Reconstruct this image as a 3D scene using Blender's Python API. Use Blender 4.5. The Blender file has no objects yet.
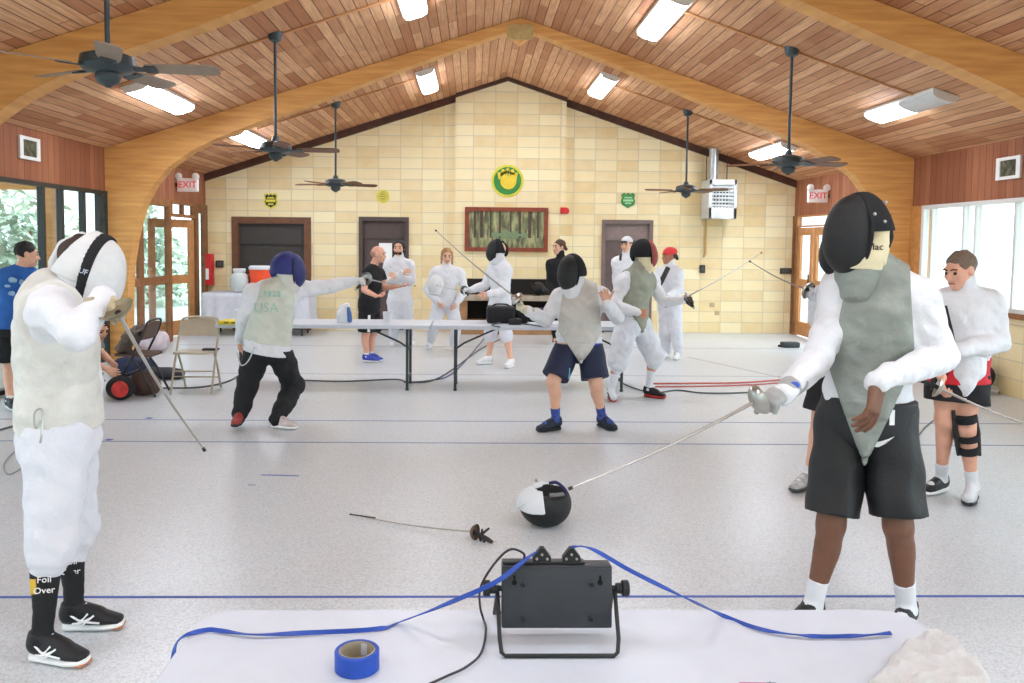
import bpy, bmesh, math, random
import numpy as np
from mathutils import Vector, Matrix, Euler, noise
V = Vector
PI = math.pi
random.seed(7)
np.random.seed(7)
SC = bpy.context.scene
COL = SC.collection

# ------------------------------------------------------------------ camera
FPX, CAMZ = 826.0, 1.65
PITCH, YAW, ROLL = math.radians(3.5), math.radians(1.3), math.radians(0.55)
SHX, SHY = 20.0, -48.0
CAM_ROT = (Matrix.Rotation(-YAW, 3, 'Z') @ Matrix.Rotation(PI/2 - PITCH, 3, 'X') @ Matrix.Rotation(ROLL, 3, 'Z'))
CAM_LOC = V((0, 0, CAMZ))
def ray(px, py):
    return CAM_ROT @ V(((px - 512 + SHX)/FPX, (341.5 - py + SHY)/FPX, -1.0))
def at(px, py, Y):
    d = ray(px, py); return CAM_LOC + d*(Y/d.y)
def on(px, py, z=0.0):
    d = ray(px, py); return CAM_LOC + d*((z - CAMZ)/d.z)
def atx(px, py, X):
    d = ray(px, py); return CAM_LOC + d*(X/d.x)
def proj(p):
    c = CAM_ROT.transposed() @ (V(p) - CAM_LOC)
    return (c.x/-c.z*FPX + 512 - SHX, 341.5 + SHY - c.y/-c.z*FPX)

# ------------------------------------------------------------------ objects
ORG = {}
def tag(o, label=None, cat=None, group=None, kind=None):
    if label: o['label'] = label
    if cat: o['category'] = cat
    if group: o['group'] = group
    if kind: o['kind'] = kind
    return o
def thing(name, label, cat, base=(0, 0, 0), group=None):
    o = bpy.data.objects.new(name, None); o.empty_display_size = 0.1
    COL.objects.link(o); o.location = V(base); ORG[o] = V(base)
    return tag(o, label, cat, group)
def link_mesh(name, verts, faces, mat, parent=None, base=None, sharp=40):
    org = ORG[parent] if parent is not None else (V(base) if base is not None else V((0, 0, 0)))
    me = bpy.data.meshes.new(name)
    vs = np.asarray([tuple(v) for v in verts] if not isinstance(verts, np.ndarray) else verts, dtype=np.float64) - np.array(org)
    me.from_pydata(vs.tolist(), [], [tuple(int(i) for i in f) for f in faces])
    me.validate()
    for p in me.polygons: p.use_smooth = True
    if sharp: me.set_sharp_from_angle(angle=math.radians(sharp))
    if mat is not None: me.materials.append(mat)
    o = bpy.data.objects.new(name, me); COL.objects.link(o)
    if parent is not None: o.parent = parent
    else: o.location = org
    ORG[o] = org
    return o
def clone(root, delta, label=None, rotz=0.0, group=None):
    """copy of a thing with its parts and sub-parts"""
    def rec(o, par):
        c = o.copy(); COL.objects.link(c)
        if par is not None: c.parent = par
        for ch in list(o.children): rec(ch, c)
        return c
    r = rec(root, None); r.location = root.location + V(delta)
    r.rotation_euler.z += rotz
    if label: r['label'] = label
    if group: r['group'] = group
    return r

class MB:
    def __init__(s): s.v = []; s.f = []
    def add(s, vs, fs):
        n = len(s.v); s.v += [V(v) for v in vs]; s.f += [tuple(i + n for i in f) for f in fs]; return s
    def box(s, c, size, rot=None):
        c = V(c); h = V(size)*.5; R = rot if rot is not None else Matrix.Identity(3)
        vs = [c + R @ V((sx*h.x, sy*h.y, sz*h.z)) for sx in (-1, 1) for sy in (-1, 1) for sz in (-1, 1)]
        return s.add(vs, [(0, 1, 3, 2), (4, 6, 7, 5), (0, 4, 5, 1), (2, 3, 7, 6), (0, 2, 6, 4), (1, 5, 7, 3)])
    def rbox(s, c, size, r=.01, rot=None, seg=3):
        """box with bevelled edges"""
        bm = bmesh.new(); bmesh.ops.create_cube(bm, size=1)
        for v in bm.verts: v.co = V((v.co.x*size[0], v.co.y*size[1], v.co.z*size[2]))
        bmesh.ops.bevel(bm, geom=bm.edges[:], offset=r, segments=seg, affect='EDGES', profile=.5)
        R = rot if rot is not None else Matrix.Identity(3)
        bm.verts.index_update()
        s.add([V(c) + R @ v.co for v in bm.verts], [tuple(v.index for v in f.verts) for f in bm.faces]); bm.free(); return s
    def bx(s, a, b):
        a = V(a); b = V(b); return s.box((a + b)/2, (abs(b.x - a.x), abs(b.y - a.y), abs(b.z - a.z)))
    def tube(s, pts, r, n=8, cap=True):
        pts = [V(p) for p in pts]; m = len(pts); rs = r if isinstance(r, (list, tuple)) else [r]*m
        vs = []; fs = []; prev = None
        for i, p in enumerate(pts):
            t = (pts[min(i+1, m-1)] - pts[max(i-1, 0)])
            t = t.normalized() if t.length > 1e-9 else V((0, 0, 1))
            if prev is None:
                a = V((0, 0, 1)) if abs(t.z) < .9 else V((1, 0, 0)); u = t.cross(a).normalized()
            else:
                u = prev - t*prev.dot(t); u = u.normalized() if u.length > 1e-6 else t.orthogonal().normalized()
            w = t.cross(u); prev = u
            for k in range(n):
                a = 2*PI*k/n; vs.append(p + (u*math.cos(a) + w*math.sin(a))*rs[i])
        for i in range(m-1):
            for k in range(n):
                fs.append((i*n+k, i*n+(k+1) % n, (i+1)*n+(k+1) % n, (i+1)*n+k))
        if cap: fs += [tuple(reversed(range(n))), tuple(range((m-1)*n, m*n))]
        return s.add(vs, fs)
    def ribbon(s, pts, w, t=.0012, up=(0, 0, 1), twist=None):
        """flat tape of width w following pts"""
        pts = [V(p) for p in pts]; m = len(pts); vs = []; fs = []
        for i, p in enumerate(pts):
            d = (pts[min(i+1, m-1)] - pts[max(i-1, 0)]).normalized()
            sd = d.cross(V(up)); sd = sd.normalized() if sd.length > 1e-6 else V((1, 0, 0))
            if twist: sd = Matrix.Rotation(twist[i], 3, d) @ sd
            nn = sd.cross(d)
            vs += [p + sd*w/2 + nn*t/2, p - sd*w/2 + nn*t/2, p - sd*w/2 - nn*t/2, p + sd*w/2 - nn*t/2]
        for i in range(m-1):
            for k in range(4): fs.append((i*4+k, i*4+(k+1) % 4, i*4+4+(k+1) % 4, i*4+4+k))
        fs += [(3, 2, 1, 0), tuple(range((m-1)*4, m*4))]
        return s.add(vs, fs)
    def lathe(s, prof, c=(0, 0, 0), axis=(0, 0, 1), n=24):
        """prof: list of (radius, height)"""
        c = V(c); ax = V(axis).normalized(); u = ax.orthogonal().normalized(); w = ax.cross(u)
        vs = []; fs = []; m = len(prof)
        for (r, h) in prof:
            for k in range(n):
                a = 2*PI*k/n; vs.append(c + ax*h + (u*math.cos(a) + w*math.sin(a))*max(r, 1e-5))
        for i in range(m-1):
            for k in range(n): fs.append((i*n+k, i*n+(k+1) % n, (i+1)*n+(k+1) % n, (i+1)*n+k))
        fs += [tuple(reversed(range(n))), tuple(range((m-1)*n, m*n))]
        return s.add(vs, fs)
    def prism(s, poly, d, origin=(0, 0, 0), ux=(1, 0, 0), uy=(0, 0, 1), uz=(0, 1, 0)):
        """extrude a 2D outline (ux, uy axes) by d along uz"""
        o = V(origin); ux = V(ux); uy = V(uy); uz = V(uz); n = len(poly)
        vs = [o + ux*a + uy*b for a, b in poly] + [o + ux*a + uy*b + uz*d for a, b in poly]
        fs = [tuple(range(n)), tuple(reversed(range(n, 2*n)))] + [(i, n+i, n+(i+1) % n, (i+1) % n) for i in range(n)]
        return s.add(vs, fs)
    def ell(s, c, r, n=16, m=10, rot=None):
        c = V(c); R = rot if rot is not None else Matrix.Identity(3)
        r = V((r, r, r)) if isinstance(r, (int, float)) else V(r); vs = []; fs = []
        for i in range(m+1):
            th = PI*i/m
            for k in range(n):
                a = 2*PI*k/n
                vs.append(c + R @ V((r.x*math.sin(th)*math.cos(a), r.y*math.sin(th)*math.sin(a), r.z*math.cos(th))))
        for i in range(m):
            for k in range(n): fs.append((i*n+k, (i+1)*n+k, (i+1)*n+(k+1) % n, i*n+(k+1) % n))
        bm = bmesh.new(); bv = [bm.verts.new(v) for v in vs]
        for f in fs: bm.faces.new([bv[i] for i in f])
        bmesh.ops.remove_doubles(bm, verts=bm.verts[:], dist=1e-6); bm.verts.index_update()
        s.add([v.co for v in bm.verts], [tuple(v.index for v in f.verts) for f in bm.faces]); bm.free(); return s
    def out(s, name, mat, parent=None, base=None, sharp=40, fixn=True):
        o = link_mesh(name, s.v, s.f, mat, parent, base, sharp)
        if fixn:
            bm = bmesh.new(); bm.from_mesh(o.data); bmesh.ops.recalc_face_normals(bm, faces=bm.faces[:]); bm.to_mesh(o.data); bm.free()
            if sharp: o.data.set_sharp_from_angle(angle=math.radians(sharp))
        return o
def smooth_path(pts, n=8):
    """Catmull-Rom through pts"""
    P = [V(p) for p in pts]; P = [P[0]*2 - P[1]] + P + [P[-1]*2 - P[-2]]; out = []
    for i in range(1, len(P)-2):
        for k in range(n):
            t = k/n; a, b, c, d = P[i-1:i+3]
            out.append(.5*((2*b) + (c-a)*t + (2*a-5*b+4*c-d)*t*t + (3*b-a-3*c+d)*t**3))
    return out + [P[-2]]
def text_mesh(name, body, size, mat, parent, c, ux, uy, depth=.002, align='CENTER', base=None):
    cu = bpy.data.curves.new('txt', 'FONT'); cu.body = body; cu.size = size; cu.align_x = align; cu.align_y = 'CENTER'
    cu.extrude = depth/2; cu.resolution_u = 2
    to = bpy.data.objects.new('txt', cu); COL.objects.link(to)
    dg = bpy.context.evaluated_depsgraph_get(); me = bpy.data.meshes.new_from_object(to.evaluated_get(dg))
    ux = V(ux).normalized(); uy = V(uy).normalized(); uz = ux.cross(uy)
    vs = [V(c) + ux*v.co.x + uy*v.co.y + uz*v.co.z for v in me.vertices]; fs = [tuple(p.vertices) for p in me.polygons]
    bpy.data.objects.remove(to); bpy.data.curves.remove(cu); bpy.data.meshes.remove(me)
    return link_mesh(name, vs, fs, mat, parent, base, 30)

from mathutils.bvhtree import BVHTree
def snap(o, px, py, lift=.004):
    """the point of a built surface seen at (px, py), and its normal"""
    og = ORG[o]; bv = BVHTree.FromPolygons([v.co + og for v in o.data.vertices], [tuple(p.vertices) for p in o.data.polygons])
    d = ray(px, py).normalized(); h = bv.ray_cast(CAM_LOC, d)
    if h[0] is None:
        h = bv.find_nearest(at(px, py, og.y)); 
    n = h[1] if h[1].dot(d) < 0 else -h[1]
    return h[0] + n*lift, n
def decal(o, name, outline, mat, parent, lift=.004, thick=.004):
    """a thin patch lying on the surface, its outline given where it is seen"""
    pl = [snap(o, *q, lift) for q in outline]; n = len(pl); a = [p + nn*0 for p, nn in pl]; b = [p - nn*(thick + lift) for p, nn in pl]
    w = MB(); w.add(a + b, [tuple(range(n)), tuple(reversed(range(n, 2*n)))] + [(i, n+i, n+(i+1) % n, (i+1) % n) for i in range(n)]); return w.out(name, mat, parent)
# ------------------------------------------------------------------ materials
def lin(c):
    f = lambda x: x/12.92 if x <= .04045 else ((x+.055)/1.055)**2.4
    return (f(c[0]/255), f(c[1]/255), f(c[2]/255), 1.0)
MATS = {}
def newmat(name):
    m = bpy.data.materials.new(name); m.use_nodes = True; nt = m.node_tree; nt.nodes.clear()
    out = nt.nodes.new('ShaderNodeOutputMaterial'); b = nt.nodes.new('ShaderNodeBsdfPrincipled')
    nt.links.new(b.outputs[0], out.inputs[0]); return m, nt, b
def N(nt, t, **kw):
    n = nt.nodes.new('ShaderNode' + t)
    for k, v in kw.items():
        if k in n.inputs: n.inputs[k].default_value = v
        else: setattr(n, k, v)
    return n
def mixc(nt, fac, a, b, mode='MIX'):
    n = nt.nodes.new('ShaderNodeMix'); n.data_type = 'RGBA'; n.blend_type = mode
    for sock, v in ((n.inputs[0], fac), (n.inputs[6], a), (n.inputs[7], b)):
        if hasattr(v, 'is_output'): nt.links.new(v, sock)
        else: sock.default_value = v
    return n.outputs[2]
def noise_fac(nt, scale, detail=3, lo=.35, hi=.65, vec=None):
    n = N(nt, 'TexNoise', Scale=scale, Detail=detail); r = N(nt, 'MapRange'); r.inputs[1].default_value = lo; r.inputs[2].default_value = hi
    if vec is None:
        tc = N(nt, 'TexCoord'); vec = tc.outputs['Object']
    nt.links.new(vec, n.inputs['Vector']); nt.links.new(n.outputs[0], r.inputs[0]); return r.outputs[0]
def plain(name, rgb, rough=.6, metal=0.0, var=.06, scale=14, spec=.4, bump=0.0, bscale=60, coat=0.0, sheen=0.0, bdist=.01):
    key = (name,)
    if key in MATS: return MATS[key]
    m, nt, b = newmat(name); c = lin(rgb)
    d = tuple(max(0, x*(1-var*2.2)) for x in c[:3]) + (1,)
    f = noise_fac(nt, scale)
    nt.links.new(mixc(nt, f, d, c), b.inputs['Base Color'])
    b.inputs['Roughness'].default_value = rough; b.inputs['Metallic'].default_value = metal
    b.inputs['Specular IOR Level'].default_value = spec
    if coat: b.inputs['Coat Weight'].default_value = coat
    if sheen: b.inputs['Sheen Weight'].default_value = sheen
    if bump:
        n = N(nt, 'TexNoise', Scale=bscale, Detail=4); tc = N(nt, 'TexCoord'); nt.links.new(tc.outputs['Object'], n.inputs['Vector'])
        bp = N(nt, 'Bump', Strength=bump, Distance=bdist); nt.links.new(n.outputs[0], bp.inputs['Height']); nt.links.new(bp.outputs[0], b.inputs['Normal'])
    MATS[key] = m; return m
def emit(name, rgb, s):
    if (name,) in MATS: return MATS[(name,)]
    m = bpy.data.materials.new(name); m.use_nodes = True; nt = m.node_tree; nt.nodes.clear()
    out = nt.nodes.new('ShaderNodeOutputMaterial'); e = N(nt, 'Emission', Color=lin(rgb), Strength=s); nt.links.new(e.outputs[0], out.inputs[0])
    MATS[(name,)] = m; return m
def glass(name='window_glass', tint=(244, 248, 246), gl=.06):
    if (name,) in MATS: return MATS[(name,)]
    m = bpy.data.materials.new(name); m.use_nodes = True; nt = m.node_tree; nt.nodes.clear()
    out = nt.nodes.new('ShaderNodeOutputMaterial'); t = N(nt, 'BsdfTransparent', Color=lin(tint)); g = N(nt, 'BsdfGlossy', Roughness=.02)
    mx = N(nt, 'MixShader'); lw = N(nt, 'LayerWeight', Blend=.5); pw = N(nt, 'Math', operation='POWER'); pw.inputs[1].default_value = 3
    ml = N(nt, 'Math', operation='MULTIPLY_ADD'); ml.inputs[1].default_value = .45; ml.inputs[2].default_value = .03
    nt.links.new(lw.outputs['Facing'], pw.inputs[0]); nt.links.new(pw.outputs[0], ml.inputs[0]); nt.links.new(ml.outputs[0], mx.inputs[0])
    nt.links.new(t.outputs[0], mx.inputs[1]); nt.links.new(g.outputs[0], mx.inputs[2]); nt.links.new(mx.outputs[0], out.inputs[0])
    MATS[(name,)] = m; return m
def planks(name, c1, c2, cm, row, length, axes, grain=.35, rough=.6, mortar=.004, patch=None):
    """boards: axes = (object axis along the boards, object axis across the boards)"""
    m, nt, b = newmat(name); tc = N(nt, 'TexCoord'); sp = N(nt, 'SeparateXYZ'); nt.links.new(tc.outputs['Object'], sp.inputs[0])
    cb = N(nt, 'CombineXYZ'); nt.links.new(sp.outputs[axes[0]], cb.inputs[0]); nt.links.new(sp.outputs[axes[1]], cb.inputs[1])
    br = N(nt, 'TexBrick', Scale=1.0); br.inputs['Mortar Size'].default_value = mortar; br.inputs['Brick Width'].default_value = length
    br.inputs['Row Height'].default_value = row; br.offset = .37; br.offset_frequency = 2; br.inputs['Bias'].default_value = 0.0
    br.inputs['Color1'].default_value = lin(c1); br.inputs['Color2'].default_value = lin(c2); br.inputs['Mortar'].default_value = lin(cm)
    nt.links.new(cb.outputs[0], br.inputs['Vector'])
    mp = N(nt, 'Mapping'); mp.inputs['Scale'].default_value = (2.5, 40, 1); nt.links.new(cb.outputs[0], mp.inputs[0])
    f = noise_fac(nt, 1.0, 5, .3, .7, mp.outputs[0])
    dk = tuple(x*(1-grain) for x in lin(c2)[:3]) + (1,)
    ml = N(nt, 'Math', operation='MULTIPLY'); nt.links.new(f, ml.inputs[0]); ml.inputs[1].default_value = .55
    col = mixc(nt, ml.outputs[0], br.outputs[0], dk)
    if patch:
        f2 = noise_fac(nt, 1.1, 6, .56, .72, cb.outputs[0]); ml2 = N(nt, 'Math', operation='MULTIPLY'); nt.links.new(f2, ml2.inputs[0]); ml2.inputs[1].default_value = .5
        col = mixc(nt, ml2.outputs[0], col, lin(patch))
    nt.links.new(col, b.inputs['Base Color']); b.inputs['Roughness'].default_value = rough; b.inputs['Specular IOR Level'].default_value = .25
    bp = N(nt, 'Bump', Strength=.5, Distance=.004); inv = N(nt, 'Math', operation='SUBTRACT'); inv.inputs[0].default_value = 1; nt.links.new(br.outputs['Fac'], inv.inputs[1])
    nt.links.new(inv.outputs[0], bp.inputs['Height']); nt.links.new(bp.outputs[0], b.inputs['Normal'])
    return m
# ------------------------------------------------------------------ the room
XL, XR, XM, D = -4.93, 5.99, 0.6, 15.36
ZE, ZR, YB = 2.86, 4.66, -4.0          # eaves, ridge, open rear end
SL = (ZR - ZE)/(XM - XL)
SRs = (ZR - ZE)/(XR - XM)
def zc(x): return ZR - SL*(XM - x) if x < XM else ZR - SRs*(x - XM)
def ceil_at(px, py):
    """where a sight line meets the pitched ceiling"""
    d = ray(px, py)
    for side in (-1, 1):
        s = SL if side < 0 else SRs
        # z = ZR - s*|x-XM|
        k = (ZR - CAM_LOC.z - s*(XM if side > 0 else -XM)*side*side*(1 if side < 0 else -1)) if False else None
        if side < 0: t = (ZR - SL*XM - CAM_LOC.z)/(d.z - SL*d.x)
        else: t = (ZR + SRs*XM - CAM_LOC.z)/(d.z + SRs*d.x)
        p = CAM_LOC + d*t
        if t > 0 and (p.x - XM)*side >= -1e-6: return p
    return p

# floor: pale speckled terrazzo
def floor_mat():
    m, nt, b = newmat('terrazzo'); tc = N(nt, 'TexCoord')
    v = N(nt, 'TexVoronoi', Scale=130.0); nt.links.new(tc.outputs['Object'], v.inputs['Vector'])
    r = N(nt, 'ValToRGB'); e = r.color_ramp.elements
    e[0].color = lin((184, 187, 189)); e[1].color = lin((212, 215, 218)); e[0].position = .1; e[1].position = .95
    for p, c in ((.4, (200, 203, 204)), (.7, (206, 209, 211))):
        k = e.new(p); k.color = lin(c)
    sp = N(nt, 'SeparateColor'); nt.links.new(v.outputs['Color'], sp.inputs[0]); nt.links.new(sp.outputs[0], r.inputs[0])
    f = noise_fac(nt, .6, 4, .3, .75, tc.outputs['Object'])
    ml = N(nt, 'Math', operation='MULTIPLY'); nt.links.new(f, ml.inputs[0]); ml.inputs[1].default_value = .22
    c = mixc(nt, ml.outputs[0], r.outputs[0], lin((190, 191, 189)))
    f2 = noise_fac(nt, 160, 2, .6, .75, tc.outputs['Object']); ml2 = N(nt, 'Math', operation='MULTIPLY'); nt.links.new(f2, ml2.inputs[0]); ml2.inputs[1].default_value = .28
    c = mixc(nt, ml2.outputs[0], c, lin((164, 164, 160)))
    nt.links.new(c, b.inputs['Base Color']); b.inputs['Roughness'].default_value = .34; b.inputs['Specular IOR Level'].default_value = .45
    return m
MB().bx((XL - .1, YB, -.1), (XR + .1, D + .2, 0)).out('floor', floor_mat())['kind'] = 'structure'

# back wall: stack-bonded buff block
def block_mat(name, w=.40, h=.2):
    m, nt, b = newmat(name); tc = N(nt, 'TexCoord'); sp = N(nt, 'SeparateXYZ'); nt.links.new(tc.outputs['Object'], sp.inputs[0])
    cb = N(nt, 'CombineXYZ')
    ad = N(nt, 'Math', operation='ADD'); nt.links.new(sp.outputs[0], ad.inputs[0]); nt.links.new(sp.outputs[1], ad.inputs[1])
    nt.links.new(ad.outputs[0], cb.inputs[0]); nt.links.new(sp.outputs[2], cb.inputs[1])
    def brick(w, h, c1, c2, off=0.0, ms=.006):
        br = N(nt, 'TexBrick', Scale=1.0); br.offset = off; br.inputs['Brick Width'].default_value = w; br.inputs['Row Height'].default_value = h
        br.inputs['Mortar Size'].default_value = ms; br.inputs['Mortar Smooth'].default_value = .3
        br.inputs['Color1'].default_value = lin(c1); br.inputs['Color2'].default_value = lin(c2); br.inputs['Mortar'].default_value = lin((186, 172, 138))
        nt.links.new(cb.outputs[0], br.inputs['Vector']); return br
    b1 = brick(w, h, (244, 230, 188), (220, 188, 126)); b2 = brick(w, h*3, (240, 228, 190), (228, 202, 146), ms=0.0)
    col = mixc(nt, .42, b1.outputs[0], b2.outputs[0])
    f = noise_fac(nt, 5, 5, .3, .7, tc.outputs['Object']); ml = N(nt, 'Math', operation='MULTIPLY'); nt.links.new(f, ml.inputs[0]); ml.inputs[1].default_value = .35
    col = mixc(nt, ml.outputs[0], col, lin((240, 228, 190)))
    col = mixc(nt, b1.outputs['Fac'], col, lin((204, 194, 166)))
    nt.links.new(col, b.inputs['Base Color']); b.inputs['Roughness'].default_value = .75; b.inputs['Specular IOR Level'].default_value = .2
    bp = N(nt, 'Bump', Strength=.6, Distance=.01); inv = N(nt, 'Math', operation='SUBTRACT'); inv.inputs[0].default_value = 1; nt.links.new(b1.outputs['Fac'], inv.inputs[1])
    nt.links.new(inv.outputs[0], bp.inputs['Height']); nt.links.new(bp.outputs[0], b.inputs['Normal'])
    return m
M_block = block_mat('buff_block')
holes = []    # doorways in the back wall: (x0, x1, z1)
def bw(px, py): return at(px, py, D)
dl = (bw(232, 217), bw(311, 217)); dm = (bw(359, 217), bw(409, 217)); dr = (bw(602, 220), bw(653, 220))
for a, b_ in (dl, dm, dr): holes.append((a.x, b_.x, (a.z + b_.z)/2))
w = MB(); xs = [XL]
for a, b_, z in holes: xs += [a, b_]
xs += [XR]
def wallseg(x0, x1, z0):
    pl = [(x0, z0), (x1, z0), (x1, zc(x1))] + ([(XM, ZR)] if x0 < XM < x1 else []) + [(x0, zc(x0))]
    w.prism(pl, .2, (0, D, 0))
for i in range(0, len(xs)-1):
    if i % 2 == 0: wallseg(xs[i], xs[i+1], 0)
    else: wallseg(xs[i], xs[i+1], holes[i//2][2])
w.out('wall_back', M_block)['kind'] = 'structure'
# chimney breast with firebox
bx0, bx1 = bw(456, 95).x, bw(566, 98).x; PD = .14
fb = (bw(467, 294), bw(559, 279))
w = MB()
def breast(x0, x1, z0, z1=None):
    pl = [(x0, z0), (x1, z0)] + ([(x1, z1), (x0, z1)] if z1 else [(x1, zc(x1))] + ([(XM, ZR)] if x0 < XM < x1 else []) + [(x0, zc(x0))])
    w.prism(pl, PD, (0, D - PD, 0))
breast(bx0, fb[0].x, 0); breast(fb[1].x, bx1, 0); breast(fb[0].x, fb[1].x, fb[1].z)
breast(fb[0].x, fb[1].x, 0, fb[0].z)
w.out('wall_chimney', M_block)['kind'] = 'structure'
t = thing('fireplace_hearth', 'raised stone hearth of the fireplace under the framed picture', 'hearth', ((bx0 + bx1)/2, D - PD - .3, 0)); ch = bpy.data.objects['wall_chimney']
M_hearth_blk = plain('hearth_black', (34, 30, 28), .9); M_stone = plain('hearth_stone', (186, 172, 150), .8, var=.14, scale=6)  # near-black fills the firebox opening and backs the niches
MB().bx((fb[0].x - .02, D - PD + .02, fb[0].z), (fb[1].x + .02, D - .01, fb[1].z + .01)).out('firebox', M_hearth_blk, ch)
hz = fb[0].z
MB().rbox(((bx0 + bx1)/2, D - PD - .22, hz - .04), (bx1 - bx0 - .02, .43, .09), .012).out('hearth_slab', M_stone, t)
hw = bx1 - bx0 - .1; M_pier = plain('pier_stone', (170, 128, 88), .8, var=.12, scale=5); zt_ = hz - .086
for x0_, x1_ in ((bx0 + .02, bx0 + .24), (bx0 + .62, bx0 + 1.02), (bx1 - .24, bx1 - .02)): MB().bx((x0_, D - PD - .4, 0), (x1_, D - PD - .003, zt_)).out('hearth_pier', M_pier, t)
for x0_, x1_ in ((bx0 + .24, bx0 + .62), (bx0 + 1.02, bx1 - .24)):
    MB().bx((x0_, D - PD - .4, 0), (x1_, D - PD - .003, .26)).out('hearth_curb', M_pier, t)
    MB().bx((x0_, D - PD - .06, .26), (x1_, D - PD - .006, zt_)).out('niche', M_hearth_blk, t)

# pitched ceiling: boards running down the length of the hall
M_ceilL = planks('ceiling_boards', (240, 192, 148), (186, 124, 86), (112, 74, 50), .112, 2.6, (1, 0), .35, .6, .006, patch=(228, 180, 134))
def slab(name, x0, z0, x1, z1):
    w = MB(); w.prism([(x0, z0), (x1, z1), (x1, z1 + .12), (x0, z0 + .12)], D + .2 - YB, (0, YB, 0)); o = w.out(name, M_ceilL); o['kind'] = 'structure'
slab('ceiling_left', XL - .9, ZE - .9*SL, XM, ZR); slab('ceiling_right', XR + .9, ZE - .9*SRs, XM, ZR)
M_trim = plain('dark_rake_board', (82, 50, 36), .6, var=.15, scale=9)
w = MB()
for xa, xb in ((XL, bx0), (bx0, XM), (XM, bx1), (bx1, XR)):
    y1 = D - PD if (xa >= bx0 and xb <= bx1) else D
    hgt = .07 if (xa >= bx0 and xb <= bx1) else .13
    za, zb = zc(xa), zc(xb); w.prism([(xa, za - hgt), (xb, zb - hgt), (xb, zb), (xa, za)], -.06, (0, y1 - .001, 0))
w.out('trim_1', M_trim)['kind'] = 'structure'

# laminated arches
def glulam_mat():
    m, nt, b = newmat('laminated_timber'); tc = N(nt, 'TexCoord'); mp = N(nt, 'Mapping'); mp.inputs['Scale'].default_value = (1.2, 1, 14)
    nt.links.new(tc.outputs['Object'], mp.inputs[0]); f = noise_fac(nt, 1.6, 5, .3, .7, mp.outputs[0])
    nt.links.new(mixc(nt, f, lin((204, 144, 80)), lin((228, 172, 102))), b.inputs['Base Color']); b.inputs['Roughness'].default_value = .5; b.inputs['Specular IOR Level'].default_value = .3
    return m
M_glu = glulam_mat(); YA = 11.2
inner = [(127, 352), (128, 290), (129, 267), (133, 240), (137, 223), (144, 201), (153, 185), (167, 168), (191, 151), (215, 139), (258, 122), (300, 108), (380, 77), (460, 48), (505, 32)]
inner = [at(x, y, YA) for x, y in inner]
prof = [(XM - p.x, p.z) for p in inner]; prof[0] = (prof[0][0] + .0, 0.0)
HALF = XM - XL
def arch(y0, name):
    w = MB()
    for sg, half, s in ((-1, XM - XL, SL), (1, XR - XM, SRs)):
        k = half/HALF
        pl = [(XM + sg*a*k, b_) for a, b_ in prof] + [(XM, ZR - .34), (XM, ZR - .006), (XM + sg*(half - .004), ZE - .004), (XM + sg*(half - .004), 0)]
        # as strips between inner line and outer line for clean shading
        inn = pl[:len(prof)] + [pl[len(prof)]]; vs = []; fs = []; ci = 6; n = len(inn); xo = XM + sg*(half - .004)
        for i, (x, z) in enumerate(inn):
            if i <= ci: ox, oz = xo, (ZE - .004)*(i/ci)
            else: f = (i - ci)/(n - 1 - ci); ox = xo + (XM - xo)*f; oz = zc(ox) - .006
            vs += [(x, y0, z), (ox, y0, oz), (x, y0 + .22, z), (ox, y0 + .22, oz)]
        # corner post point
        n = len(inn)
        for i in range(n-1):
            a = i*4; b4 = a+4
            fs += [(a, a+1, b4+1, b4), (a+2, b4+2, b4+3, a+3), (a, b4, b4+2, a+2), (a+1, a+3, b4+3, b4+1)]
        fs += [(0, 2, 3, 1), ((n-1)*4, (n-1)*4+1, (n-1)*4+3, (n-1)*4+2)]
        w.add(vs, fs)
    o = w.out(name, M_glu, None, (XM, y0 + .11, 0), 35); o['kind'] = 'structure'; return o
YS = 4.15
for k, nm in enumerate(('beam_far', 'beam_near', 'beam_overhead')): arch(YA - YS*k, nm)
MB().rbox((XM, YA - .012, ZR - .2), (.34, .02, .2), .004).out('connector_plate', plain('plate_tan', (196, 168, 110), .5, var=.1), None, (XM, YA - .012, ZR - .2)); 
tag(bpy.data.objects['connector_plate'], 'pale tan plate joining the two halves of the laminated arch at the ridge', 'plate')

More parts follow.
